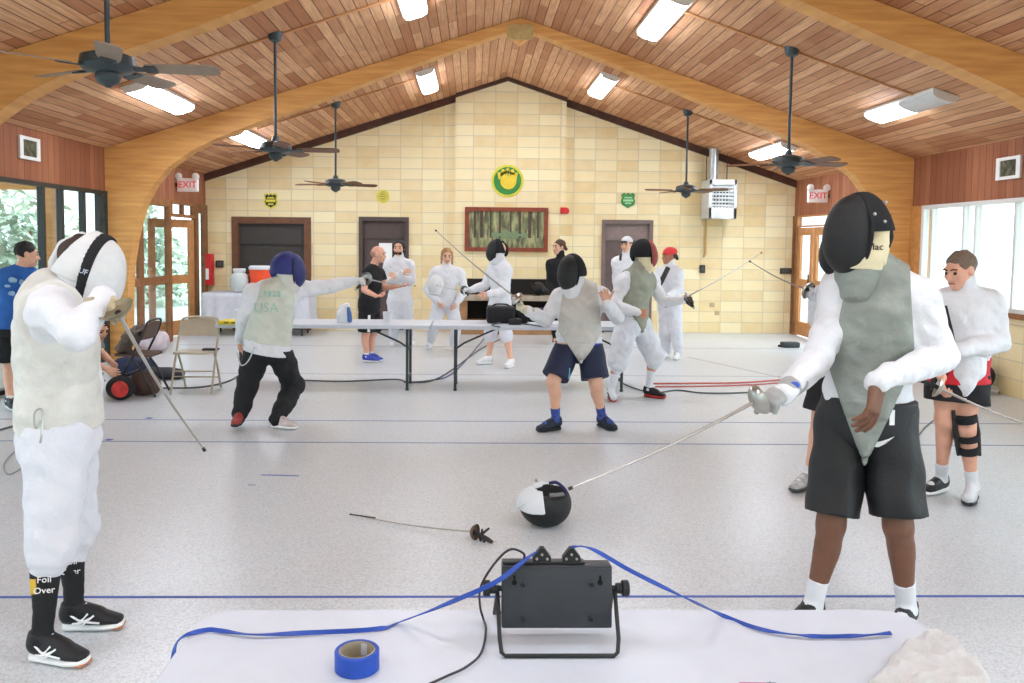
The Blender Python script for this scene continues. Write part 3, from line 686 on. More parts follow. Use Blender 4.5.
f2 = fan_px((275, 34), (273, 149), .03, 'dark ceiling fan on a long rod in front of the laminated arch, left slope', M_bl)
f3 = fan_px((335.5, 103), (336, 184), .4, 'small distant ceiling fan before the middle dark door, left slope', M_bl)
f4 = fan_px((688, 111), (686, 190), .7, 'small distant ceiling fan beside the unit heater', M_bl)
f5 = fan_px((792, 49), (790, 163), .1, 'dark ceiling fan over the exit sign, right slope', M_bl)
hubd = f2.y - 3.6
q = at(108, 66, hubd)
fan((q.x, hubd, zc(q.x)), q.z, .10, 'nearest ceiling fan, dark with a wide motor, at upper left', M_bl_sheen)
# conduits across the slopes, one mesh each
M_cond = plain('conduit_wood', (206, 150, 100), .5)
for (x0, x1, y, lab) in ((f2.x - 1.6, LP[0].x, f2.y + .02, 'thin conduit across the left slope through the middle fan'), (f3.x - 1.2, LP[1].x, f3.y + .02, 'thin conduit across the left slope behind the arch'),
                    (LP[4].x, LP[7].x, f5.y + .02, 'thin conduit across the right slope through the middle fan'), (LP[5].x, LP[6].x, f4.y + .02, 'thin conduit across the right slope behind the arch')):
    o = MB().tube([(x, y, zc(x) - .014) for x in (x0, x1)], .013, 6).out('ceiling_conduit', M_cond, None, ((x0 + x1)/2, y, zc((x0 + x1)/2)))
    tag(o, lab, 'pipe', 'thin conduits on the ceiling')
# ------------------------------------------------------------------ bodies and clothes as one blended surface each
def nrm(a):
    a = np.asarray(a, float); n = np.linalg.norm(a); return a/n if n > 1e-12 else a
class Sdf:
    """a set of rounded solids blended into one surface, cut by planes, and meshed on a grid"""
    def __init__(s, k=.03): s.p = []; s.k = k; s.cuts = []; s.subs = []; s.fold = []
    def cap(s, a, b, ra, rb=None, k=None):
        s.p.append(('c', np.array(a, float), np.array(b, float), ra, ra if rb is None else rb, s.k if k is None else k)); return s
    def chain(s, pts, rs, k=None):
        s.p.append(('h', [np.array(p, float) for p in pts], list(rs), s.k if k is None else k)); return s
    def ell(s, c, r, R=None, k=None):
        R = np.eye(3) if R is None else np.array(R, float); s.p.append(('e', np.array(c, float), np.array(r, float), R, s.k if k is None else k)); return s
    def loft(s, st, k=None):
        """st: stations (centre, lateral unit vector, depth unit vector, half width, half depth)"""
        s.p.append(('l', [(np.array(c, float), nrm(l), nrm(d), a, b) for c, l, d, a, b in st], s.k if k is None else k)); return s
    def cut(s, p, n): s.cuts.append((np.array(p, float), nrm(n))); return s
    def sub(s, c, r, R=None): s.subs.append((np.array(c, float), np.array(r, float), np.eye(3) if R is None else np.array(R, float))); return s
    def folds(s, amp, freq, axis=(0, 0, 1), seed=0): s.fold.append((amp, freq, nrm(axis), seed)); return s
    def bounds(s, q):
        if q[0] == 'c':
            r = max(q[3], q[4]); return np.minimum(q[1], q[2]) - r, np.maximum(q[1], q[2]) + r
        if q[0] == 'e':
            r = max(q[2]); return q[1] - r, q[1] + r
        if q[0] == 'h':
            r = max(q[2]); return np.min(q[1], 0) - r, np.max(q[1], 0) + r
        lo = np.min([c - max(a, b) for c, _, _, a, b in q[1]], 0); hi = np.max([c + max(a, b) for c, _, _, a, b in q[1]], 0); return lo, hi
    def evalp(s, q, P):
        if q[0] == 'c':
            _, a, b, ra, rb, _k = q; ab = b - a; L2 = ab@ab + 1e-12
            t = np.clip(((P - a)@ab)/L2, 0, 1); d = np.linalg.norm(P - a - t[..., None]*ab, axis=-1); return d - (ra + t*(rb - ra))
        if q[0] == 'h':
            best = None; kk = min(q[2])*.5
            for a, b, ra, rb in zip(q[1][:-1], q[1][1:], q[2][:-1], q[2][1:]):
                d = s.evalp(('c', a, b, ra, rb, 0), P)
                if best is None: best = d
                else:
                    h = np.maximum(kk - np.abs(best - d), 0)/kk; best = np.minimum(best, d) - h*h*kk*.25 + kk*.25*np.clip(1 - np.abs(best - d)/kk, 0, 1)**4
            return best
        if q[0] == 'e':
            _, c, r, R, _k = q; l = (P - c)@R; k0 = np.linalg.norm(l/r, axis=-1); k1 = np.linalg.norm(l/(r*r), axis=-1)
            return k0*(k0 - 1)/np.maximum(k1, 1e-6)
        best = None
        for (c0, l0, d0, a0, b0), (c1, l1, d1, a1, b1) in zip(q[1][:-1], q[1][1:]):
            ax = c1 - c0; L2 = ax@ax + 1e-12; t0 = ((P - c0)@ax)/L2; t = np.clip(t0, 0, 1); o = P - c0 - t[..., None]*ax
            st = t*t*(3 - 2*t)
            lat = nrm(l0 + l1); dep = d0 + d1; dep = nrm(dep - lat*(dep@lat)); axn = np.cross(lat, dep)
            u = o@lat; v = o@dep; w = o@axn
            A = a0 + t*(a1 - a0); B = b0 + t*(b1 - b0); m = np.minimum(A, B)
            over = np.where((t0 > 1) | (t0 < 0), 1.0, 0.25)
            d = (np.sqrt((u/A)**2 + (v/B)**2 + (w*over/(m*.8))**2) - 1)*m
            best = d if best is None else np.minimum(best, d)
        return best
    def mesh(s, h, pad=None):
        lo = np.min([s.bounds(q)[0] for q in s.p], 0) - 3*h - .02; hi = np.max([s.bounds(q)[1] for q in s.p], 0) + 3*h + .02
        n = np.ceil((hi - lo)/h).astype(int) + 1; F = np.full(n, 1.0, np.float64)
        for q in s.p:
            k = q[-1]; a, b = s.bounds(q); pd = k + 3*h + .012
            i0 = np.maximum(np.floor((a - pd - lo)/h).astype(int), 0); i1 = np.minimum(np.ceil((b + pd - lo)/h).astype(int) + 1, n)
            ax = [lo[j] + h*np.arange(i0[j], i1[j]) for j in range(3)]
            P = np.stack(np.meshgrid(*ax, indexing='ij'), -1); d = s.evalp(q, P)
            sl = tuple(slice(i0[j], i1[j]) for j in range(3)); f = F[sl]
            hh = np.maximum(k - np.abs(f - d), 0)/max(k, 1e-9); F[sl] = np.minimum(f, d) - hh*hh*k*.25
        if s.fold or s.cuts or s.subs:
            ax = [lo[j] + h*np.arange(n[j]) for j in range(3)]
            P = np.stack(np.meshgrid(*ax, indexing='ij'), -1)
            for amp, fr, axv, seed in s.fold:
                q = P*fr; r = seed*1.7
                w = np.sin(q[..., 0]*1.1 + 1.9*np.sin(q[..., 2]*.5 + r) + r) * np.sin(q[..., 1]*.9 + 1.6*np.sin(q[..., 0]*.6 - r)) + .8*np.sin((q@axv)*1.3 + 2.2*np.sin(q[..., 0]*.55 + r) + 1.5*np.sin(q[..., 1]*.5 + 2*r))
                F = F + amp*.5*w
            for c, r, R in s.subs:
                l = (P - c)@R; k0 = np.linalg.norm(l/r, axis=-1); k1 = np.linalg.norm(l/(r*r), axis=-1); F = np.maximum(F, -(k0*(k0 - 1)/np.maximum(k1, 1e-6)))
            for p, nn in s.cuts: F = np.maximum(F, (P - p)@nn)
        return snets(F, lo, h)
def snets(F, lo, h):
    """naive surface nets"""
    S = F < 0; nx, ny, nz = F.shape; cs = (nx-1, ny-1, nz-1)
    acc = np.zeros(cs + (3,)); cnt = np.zeros(cs)
    for ax in range(3):
        a = [slice(None)]*3; b = [slice(None)]*3; a[ax] = slice(0, -1); b[ax] = slice(1, None)
        fa, fb = F[tuple(a)], F[tuple(b)]; cr = S[tuple(a)] != S[tuple(b)]
        t = np.where(cr, fa/np.where(np.abs(fa - fb) < 1e-12, 1e-12, fa - fb), 0)
        o1, o2 = [j for j in range(3) if j != ax]
        for d1 in (0, 1):
            for d2 in (0, 1):
                sl = [slice(None)]*3; sl[o1] = slice(d1, d1 + cs[o1]); sl[o2] = slice(d2, d2 + cs[o2])
                c = cr[tuple(sl)]; acc[..., ax] += np.where(c, t[tuple(sl)], 0); acc[..., o1] += c*d1; acc[..., o2] += c*d2; cnt += c
    m = cnt > 0; idx = np.full(cs, -1); idx[m] = np.arange(m.sum())
    base = np.argwhere(m); V_ = lo + h*(base + acc[m]/cnt[m][:, None]); Q = []
    for ax in range(3):
        a = [slice(None)]*3; b = [slice(None)]*3; a[ax] = slice(0, -1); b[ax] = slice(1, None)
        cr = S[tuple(a)] != S[tuple(b)]; o1, o2 = [(1, 2), (2, 0), (0, 1)][ax]
        e = np.argwhere(cr); ok = (e[:, o1] > 0) & (e[:, o2] > 0) & (e[:, o1] < F.shape[o1]-1) & (e[:, o2] < F.shape[o2]-1); e = e[ok]
        if not len(e): continue
        ins = S[tuple(a)][tuple(e.T)]; v = []
        for d1, d2 in ((0, 0), (1, 0), (1, 1), (0, 1)):
            g = e.copy(); g[:, o1] -= 1 - d1; g[:, o2] -= 1 - d2; v.append(idx[tuple(g.T)])
        q = np.stack(v, 1); q[~ins] = q[~ins][:, ::-1]; Q.append(q)
    return V_, np.concatenate(Q)
def sdf_obj(name, sd, h, mat, parent, sharp=None, extra=None, base=None):
    v, f = sd.mesh(h)
    if extra:
        for ev, ef in extra:
            f = np.concatenate([f, ef + len(v)]); v = np.concatenate([v, ev])
    return link_mesh(name, v, f, mat, parent, base, sharp)

# ------------------------------------------------------------------ a person
def npv(p): return np.array(p, float)
def lerp(a, b, t): return npv(a) + (npv(b) - npv(a))*t
def perp(v, d):
    d = nrm(d); v = npv(v); return nrm(v - d*(v@d))
class Body:
    """joints: pel, chest, neck, head (centre), shL/R, elL/R, wrL/R, hipL/R, knL/R, anL/R, toeL/R; L and R are the person's own"""
    def __init__(s, J, fwd, hfwd=None, hup=None, sc=1.0, fat=1.0, handdir=None):
        s.J = {k: npv(v) for k, v in J.items()}; s.sc = sc; s.fat = fat; J = s.J
        s.up = nrm(J['neck'] - J['pel']); s.lat = nrm(J['shL'] - J['shR']); s.lat = perp(s.lat, s.up)
        s.fwd = nrm(np.cross(s.lat, s.up)) 
        if s.fwd @ npv(fwd) < 0: s.fwd = -s.fwd; print('WARNING: facing flipped')
        s.hlat = nrm(J['hipL'] - J['hipR']); s.hlat = perp(s.hlat, (0, 0, 1)); s.hfw = nrm(np.cross(s.hlat, (0, 0, 1)))
        s.hf = nrm(hfwd if hfwd is not None else s.fwd); s.hu = perp(hup if hup is not None else (0, 0, 1), s.hf); s.hl = np.cross(s.hu, s.hf)   # hl: head's left
        s.HR = np.stack([s.hl, -s.hf, s.hu], 1)       # columns: local x (left), y (back), z (up)
    def hp(s, x, y, z): return s.J['head'] + (s.hl*x + s.hf*y + s.hu*z)*s.sc   # x left, y forward, z up
    def torso(s, o, sdf, top=1.0, chest=True, lo=0.0):
        """trunk at offset o over the skin"""
        J, c, f = s.J, s.sc, s.fat; up, lat, fw = s.up, s.lat, s.fwd
        pel, neck = J['pel'], J['neck']; mid = lerp(pel, neck, .36); ch = lerp(pel, neck, .70) ; lm = nrm(s.hlat + lat)
        if 'mid' in J: mid = J['mid']
        fm = nrm(s.hfw + fw)
        st = [(pel - s.up*.06*c, s.hlat, s.hfw, .155*c*f + o, .112*c*f + o), (lerp(pel, mid, .35), s.hlat, s.hfw, .158*c*f + o, .115*c*f + o), (mid, lm, fm, .142*c*f + o, .103*c*f + o),
              (lerp(mid, ch, .6) + fw*.008, lat, fw, .160*c*f**.7 + o, .115*c*f**.7 + o), (ch + fw*.006, lat, fw, .168*c*f**.5 + o, .112*c*f**.5 + o), (lerp(ch, neck, .55), lat, fw, .15*c + o, .085*c + o)]
        sdf.loft(st, k=.05)
        for sd in 'LR':
            sh = J['sh' + sd]; sdf.cap(lerp(ch, neck, .72), sh, .062*c + o, .056*c + o, .06)
            sdf.cap(lerp(ch, sh, .55), lerp(sh, J['el' + sd], .12), .075*c + o, .055*c + o, .05)
        return sdf
    def arm(s, sd, o, sdf, t0=0., t1=1., full=1.0):
        J, c = s.J, s.sc; sh, el, wr = J['sh' + sd], J['el' + sd], J['wr' + sd]
        m = (.6 + .4*s.fat)
        P = [sh, lerp(sh, el, .35), el, lerp(el, wr, .3), wr]; R = [(.056*c + o)*1.0, .049*c*m + o, .040*c*m + o*full, .041*c*m + o*full, .028*c + o*.8*full]
        sdf.chain(P, R, .035); return sdf
    def leg(s, sd, o, sdf, ow=1.0, end=1.0):
        J, c = s.J, s.sc; m = (.6 + .4*s.fat); hp_, kn, an = J['hip' + sd], J['kn' + sd], J['an' + sd]
        sh = nrm(an - kn); back = -perp(s.toe(sd), sh)
        sdf.chain([hp_, lerp(hp_, kn, .35), lerp(hp_, kn, .78), kn], [.088*c*m + o, .080*c*m + o, .060*c*m + o, .054*c*m + o], .05)
        sdf.chain([kn, lerp(kn, an, .3) + back*.014*c, lerp(kn, an, .72), an], [.052*c*m + o*ow, .053*c*m + o*ow, .037*c + o*ow, .034*c + o*ow], .03); return sdf
    def toe(s, sd): return nrm(s.J['toe' + sd] - s.J['an' + sd])
    def bare_head(s, sdf, face=True):
        c = s.sc; H = s.hp
        sdf.ell(H(0, -.012, .022), npv((.076, .096, .092))*c, s.HR, .02)
        sdf.ell(H(0, .028, -.045), npv((.060, .064, .074))*c, s.HR, .03)
        sdf.cap(H(0, .066, -.1), H(0, .07, -.095), .024*c, .022*c, .025)
        if face:
            sdf.cap(H(0, .088, .004), H(0, .108, -.036), .010*c, .015*c, .012); sdf.cap(H(-.013, .094, -.038), H(.013, .094, -.038), .010*c, .010*c, .008)
            sdf.cap(H(-.045, .07, .024), H(.045, .07, .024), .014*c, .014*c, .012)
            for x in (-1, 1): sdf.ell(H(x*.038, .066, -.025), npv((.026, .022, .022))*c, s.HR, .02)
            sdf.cap(H(-.02, .084, -.062), H(.02, .084, -.062), .0085*c, .0085*c, .006); sdf.cap(H(-.017, .083, -.074), H(.017, .083, -.074), .009*c, .009*c, .006)
        for x in (-1, 1):
            sdf.ell(H(x*.079, -.012, -.008), npv((.010, .021, .034))*c, s.HR, .008)
        return sdf
    def neckp(s, sdf, o=0.):
        J, c = s.J, s.sc; sdf.cap(lerp(J['neck'], J['pel'], .06), s.hp(0, -.022, -.06), .058*c + o, .052*c + o, .04); return sdf
    def body(s, root, skin, h, hands='LR', feet=True, face=True, hood=False, fingers=None):
        d = Sdf(.03); s.torso(0, d); s.neckp(d); s.bare_head(d, face)
        for sd in 'LR': s.arm(sd, 0, d); s.leg(sd, 0, d)
        if feet:
            for sd in 'LR':
                a, t = s.J['an' + sd], s.J['toe' + sd]; d.cap(a, lerp(a, t, .45) - npv((0, 0, .005)), .034*s.sc, .022*s.sc)
        ex = []
        for sd in hands: ex.append(s.hand(sd, min(h*.5, .0045), (fingers or {}).get(sd)))
        return sdf_obj('body', d, h, skin, root, None, ex)
    def handsdf(s, sd, o=0., pose=None):
        """palm, four jointed fingers and a thumb; pose: dict(dir, palm, curl=0..1, spread, thumb)"""
        pose = dict(pose or {}); c = s.sc*pose.get('size', 1.0); wr = s.J['wr' + sd]; fore = nrm(wr - s.J['el' + sd])
        dr = nrm(pose.get('dir', fore)); pn = perp(pose.get('palm', -s.lat if sd == 'L' else s.lat), dr)      # pn: the way the palm faces
        side = np.cross(pn, dr)*(1 if sd == 'R' else -1)        # towards the thumb
        curl = pose.get('curl', .35); d = Sdf(.008)
        W = .085*c; base = wr + dr*.015*c
        d.loft([(wr, side, pn, .027*c + o, .021*c + o), (wr + dr*.04*c, side, pn, .038*c + o, .017*c + o), (wr + dr*.088*c, side, pn, .041*c + o, .014*c + o)], .01)
        sp = pose.get('spread', .06)
        for i, (off, L) in enumerate(((.031, .074), (.0105, .082), (-.0105, .076), (-.030, .060))):
            cu = curl*(1 + .08*i) if not isinstance(curl, (list, tuple)) else curl[i]
            p = wr + dr*(.088 - .004*abs(i - 1))*c + side*off*c; v = nrm(dr + side*sp*(1.5 - i)*1.0); P = [p]; rr = [.0095*c + o, .009*c + o, .0082*c + o, .0068*c + o]
            ang = 0
            for j, (fr, b) in enumerate(((.46, 1.15), (.31, 1.35), (.23, .9))):
                ang += b*cu; q = v*math.cos(ang) + pn*math.sin(ang); p = p + q*L*fr*c; P.append(p)
            d.chain(P, rr, .004)
        tc = pose.get('thumb', .5); p = wr + dr*.03*c + side*.026*c; q = nrm(dr*.75 + side*(.85 - .6*tc) + pn*(.15 + .7*tc)); P = [p]
        for L, bend in ((.04, 0), (.03, .35), (.026, .5)):
            qq = nrm(q + (pn*.6 - side*.5 + dr*.2)*bend*tc*1.6); p = p + qq*L*c; P.append(p)
        d.chain(P, [.016*c + o, .0125*c + o, .0105*c + o, .0085*c + o], .006)
        return d
    def hand(s, sd, h, pose=None): return s.handsdf(sd, 0, pose).mesh(h)
    def grip_point(s, sd, pose=None):
        pose = dict(pose or {}); c = s.sc; wr = s.J['wr' + sd]; dr = nrm(pose.get('dir', wr - s.J['el' + sd])); pn = perp(pose.get('palm', -s.lat if sd == 'L' else s.lat), dr)
        return wr + dr*.085*c + pn*.028*c
    # ---------------- clothes
    def jacket(s, root, mat, h, o=.016, hem=None, collar=True, arms='LR', name='jacket', cuff=.0, seed=1, fold=.006, tail=0.0, k=None):
        d = Sdf(.035); s.torso(o, d); J = s.J
        for sd in arms: s.arm(sd, o*.85 + .004, d)
        if collar: d.cap(lerp(J['neck'], J['pel'], .04), s.hp(0, -.02, -.085), .066*s.sc + o*.4, .060*s.sc + o*.4, .03)
        hem = hem if hem is not None else .0
        if tail:   # skirt of the jacket over the hips
            p = J['pel']; d.loft([(p - npv((0, 0, .02)), s.hlat, s.hfw, .163*s.sc*s.fat + o, .125*s.sc*s.fat + o), (p - npv((0, 0, tail)), s.hlat, s.hfw, .168*s.sc*s.fat + o, .13*s.sc*s.fat + o)], .04)
        d.folds(fold, 26, (.2, .3, 1), seed); d.folds(fold*.6, 55, s.up, seed + 3)
        d.cut(J['pel'] - s.up*(tail if tail else -hem), -s.up)
        for sd in arms:
            fo = nrm(J['wr' + sd] - J['el' + sd])
        return sdf_obj(name, d, h, mat, root)
    def lame(s, root, mat, h, o=.026, seed=5, tail=.0, collar=True, name='lame_vest', vslope=.40):
        """sleeveless conductive vest, cut at the shoulders"""
        d = Sdf(.03); J = s.J; s.torso(o, d)
        if collar: d.cap(lerp(J['neck'], J['pel'], .04), s.hp(0, -.015, -.10), .072*s.sc + o*.4, .066*s.sc + o*.4, .03)
        if tail:
            p = J['pel']; q = p + s.hfw*.05*s.sc - npv((0, 0, tail))
            d.loft([(p + s.up*.02, s.hlat, s.hfw, .160*s.sc*s.fat + o, .118*s.sc*s.fat + o), (p - npv((0, 0, .04)) + s.hfw*.02, s.hlat, s.hfw, .13*s.sc*s.fat, .115*s.sc*s.fat + o), (q, s.hlat, s.hfw, .035, .085*s.sc*s.fat + o)], .03)
        d.folds(.005, 24, (.3, .2, 1), seed); d.folds(.003, 60, s.up, seed + 1)
        for sd, sg in (('L', 1), ('R', -1)):
            a = nrm(s.lat*sg*1.0 + s.up*.12); d.cut(J['sh' + sd] - s.lat*sg*.018*s.sc, a)
        if not tail: d.cut(J['pel'] + s.up*.0, -s.up)
        else:
            for sg in (-1, 1): d.cut(q - npv((0, 0, .02)), nrm(s.hlat*sg*.92 - s.up*vslope))
        return sdf_obj(name, d, h, mat, root)
    def breeches(s, root, mat, h, o=.022, below=.10, name='breeches', seed=2, wide=1.0, top=.10, fold=.008):
        """from the waist to below the knee (below: metres past the knee)"""
        d = Sdf(.04); J = s.J; p = J['pel']
        d.loft([(p + s.up*top, s.hlat, s.hfw, .15*s.sc*s.fat + o*.8, .11*s.sc*s.fat + o*.8), (p - npv((0, 0, .05)), s.hlat, s.hfw, .162*s.sc*s.fat + o, .12*s.sc*s.fat + o)], .04)
        m = .6 + .4*s.fat; c = s.sc
        for sd in 'LR':
            hp_, kn, an = J['hip' + sd], J['kn' + sd], J['an' + sd]; ax = nrm(an - kn); L = np.linalg.norm(an - kn); e = kn + ax*min(below, L)
            rs = [.088*c*m + o, .083*c*m + o*wide, .066*c*m + o*1.1*wide, .056*c*m + o*1.1*wide]
            d.chain([hp_, lerp(hp_, kn, .35), lerp(hp_, kn, .78), kn], rs, .05)
            tt = min(below/L, 1.0); r1 = (.054*c*(1 - tt) + (.044 if tt < .6 else .042)*c*tt) + o*(.35 if below < .2 else .9*wide)
            d.chain([kn, lerp(kn, e, .5), e], [rs[3], .5*(rs[3] + r1) + .008*c, r1], .04)
        d.folds(fold, 22, (.1, .2, 1), seed); d.folds(fold*.5, 50, (0, .3, 1), seed + 2)
        d.cut(p + s.up*(top + .0), s.up)
        return sdf_obj(name, d, h, mat, root)
    def shorts(s, root, mat, h, o=.03, t=.85, name='shorts', seed=3, top=.10, flare=.02, fold=.007, wo=None):
        wo = o*.5 if wo is None else wo
        d = Sdf(.03); J = s.J; p = J['pel']; c = s.sc; m = .6 + .4*s.fat
        d.loft([(p + s.up*top, s.hlat, s.hfw, .152*c*s.fat + wo, .112*c*s.fat + wo), (p - npv((0, 0, .06)), s.hlat, s.hfw, .162*c*s.fat + max(wo, o*.8), .122*c*s.fat + max(wo, o*.8))], .04)
        ex = []
        d.folds(fold, 24, (.1, .2, 1), seed); d.cut(p + s.up*top, s.up)
        for sd in 'LR':
            hp_, kn = J['hip' + sd], J['kn' + sd]; e = lerp(hp_, kn, t); ax = nrm(kn - hp_); l = perp(s.hlat, ax); f = np.cross(l, ax)
            g = Sdf(.03); g.loft([(hp_ + ax*-.05, l, f, .090*c*m + o*.8, .095*c*m + o*.8), (lerp(hp_, kn, .4), l, f, .085*c*m + o, .088*c*m + o), (e + ax*.06, l, f, .074*c*m + o + flare, .076*c*m + o + flare)], .03)
            g.folds(fold, 24, (.1, .2, 1), seed + 1); g.cut(e, ax); g.cut(p + s.up*top, s.up); ex.append(g.mesh(h))
        return sdf_obj(name, d, h, mat, root, None, ex)
    def sleeve_top(s, root, mat, h, o=.018, t=.45, name='shirt', hem=-.02, seed=4, collar=.0, fold=.006, tail=.06):
        d = Sdf(.035); s.torso(o, d); J = s.J; p = J['pel']
        d.loft([(p + s.up*.05, s.hlat, s.hfw, .158*s.sc*s.fat + o, .12*s.sc*s.fat + o), (p - npv((0, 0, tail + .04)), s.hlat, s.hfw, .165*s.sc*s.fat + o, .128*s.sc*s.fat + o)], .04)
        if collar: d.cap(lerp(J['neck'], J['pel'], .05), lerp(J['neck'], s.hp(0, -.02, -.09), .5), .066*s.sc, .066*s.sc, .02)
        d.folds(fold, 24, (.2, .3, 1), seed); d.cut(p - npv((0, 0, tail)), (0, 0, -1)); ex = []
        for sd in 'LR':
            sh, el = J['sh' + sd], J['el' + sd]; g = Sdf(.03); e = lerp(sh, el, t); g.chain([lerp(sh, s.J['neck'], .3), sh, lerp(sh, el, t + .15)], [.058*s.sc + o, .060*s.sc + o, .056*s.sc + o*1.3], .03)
            g.folds(fold, 24, (.2, .3, 1), seed); g.cut(e, nrm(el - sh)); ex.append(g.mesh(h))
        return sdf_obj(name, d, h, mat, root, None, ex)
    def sock(s, root, sd, mat, h, t0=.35, name='sock', o=.004):
        d = Sdf(.02); J = s.J; kn, an, to = J['kn' + sd], J['an' + sd], J['toe' + sd]; m = .6 + .4*s.fat; c = s.sc
        back = -perp(s.toe(sd), nrm(an - kn))
        P = [lerp(kn, an, .0), lerp(kn, an, .3) + back*.014*c, lerp(kn, an, .72), an]; d.chain(P, [.052*c*m + o, .053*c*m + o, .037*c + o, .034*c + o], .03); d.cap(an, lerp(an, to, .5), .036*c + o, .03*c + o)
        d.cut(lerp(kn, an, t0), kn - an); return sdf_obj(name, d, h, mat, root)
    def shoe(s, root, sd, mat, sole_mat, h, accent=None, marks=None, high=0.0):
        """trainer: upper with collar and tongue, separate sole; follows the foot's own tilt"""
        J, c = s.J, s.sc; an, to = J['an' + sd], J['toe' + sd]
        ft = to - an; fz = ft[2]; f = nrm((ft[0], ft[1], 0)) if abs(ft[2]) < .12 else nrm(ft)
        lift = s.J.get('heel' + sd)
        if 'pitch' + sd in J: f = nrm(f + npv((0, 0, 1))*float(J['pitch' + sd]))
        lt = nrm(np.cross(f, (0, 0, 1))); u = np.cross(lt, f); L = .285*c
        heel = an - f*.062*c - u*.082*c       # ground point of the heel
        def Q(x, y, z): return heel + f*x*c + lt*y*c + u*z*c
        R = np.stack([lt, f, u], 1)
        up = Sdf(.025); up.loft([(Q(.035, 0, .065), lt, u, .034*c, .042*c), (Q(.12, 0, .055), lt, u, .040*c, .042*c), (Q(.2, 0, .042), lt, u, .046*c, .028*c), (Q(.25, 0, .035), lt, u, .036*c, .02*c)], .02)
        up.cap(Q(.05, 0, .07), Q(.055, 0, .10 + high), .042*c, .043*c, .02); up.cap(Q(.09, 0, .085), Q(.16, 0, .065), .032*c, .03*c, .02)
        up.cut(Q(.0, 0, .02), -u); up.cut(Q(.05, 0, .115 + high), nrm(u*1 + f*.1))
        sh = sdf_obj('shoe', up, h, mat, root)
        so = Sdf(.012); so.loft([(Q(.035, 0, .016), lt, u, .040*c, .021*c), (Q(.12, 0, .014), lt, u, .042*c, .018*c), (Q(.2, 0, .015), lt, u, .049*c, .019*c), (Q(.255, 0, .02), lt, u, .038*c, .018*c)], .02)
        so.cut(Q(.0, 0, .0), -u); so.cut(Q(0, 0, .032), u)
        sdf_obj('sole', so, h, sole_mat, sh)
        la = MB()
        for k in range(4): 
            a, b = Q(.115 + .022*k, -.02, .101 - .009*k), Q(.115 + .022*k, .02, .101 - .009*k); la.tube([a, Q(.115 + .022*k, 0, .108 - .009*k), b], .003*c, 5)
        la.out('lace', accent or sole_mat, sh)
        return sh, Q
def limb(parent, px, py, L, sgn):
    """point on the sight line through (px, py) at distance L from parent; sgn -1 nearer, +1 farther"""
    d = nrm(ray(px, py)); o = npv(CAM_LOC); q = o - npv(parent); b = q@d; c = q@q - L*L; disc = b*b - c
    if disc < 0: return o + d*(-b)
    return o + d*(-b + sgn*math.sqrt(disc))
# ------------------------------------------------------------------ masks, foils and other fencing kit
M_jack = plain('white_jacket_cloth', (223, 224, 227), .8, var=.015, bump=.55, bscale=13, bdist=.035)
M_jack2 = plain('white_breeches_cloth', (219, 220, 226), .8, var=.015, bump=.55, bscale=11, bdist=.035)
M_blackmesh = plain('mask_mesh_black', (26, 27, 27), .5, var=.1, scale=30, bump=.5, bscale=220)
M_blackcloth = plain('black_cloth', (28, 28, 30), .85, var=.08, bump=.2)
M_cream = plain('bib_cream', (226, 214, 176), .75, var=.04); M_bibwhite = plain('bib_white', (216, 218, 221), .75, var=.02)
M_steel = plain('blade_steel', (176, 174, 166), .3, .85); M_guard = plain('guard_steel', (190, 188, 180), .28, .9); M_grip = plain('grip_black', (38, 36, 36), .5)
M_lame_g = plain('lame_greygreen', (146, 152, 144), .55, .15, var=.10, scale=9, bump=.5, bscale=16, bdist=.025)
M_lame_s = plain('lame_silver', (196, 194, 186), .5, .15, var=.06, scale=9, bump=.3, bscale=110)
M_lame_w = plain('lame_pale', (216, 214, 206), .6, .08, var=.05, scale=9, bump=.5, bscale=16, bdist=.025)
M_skin_d = plain('skin_brown', (116, 78, 58), .5, var=.05); M_skin_l = plain('skin_light', (226, 176, 148), .5, var=.05); M_skin_p = plain('skin_pink', (222, 166, 140), .5, var=.05)
M_snap = plain('snap_metal', (190, 188, 180), .3, .8)
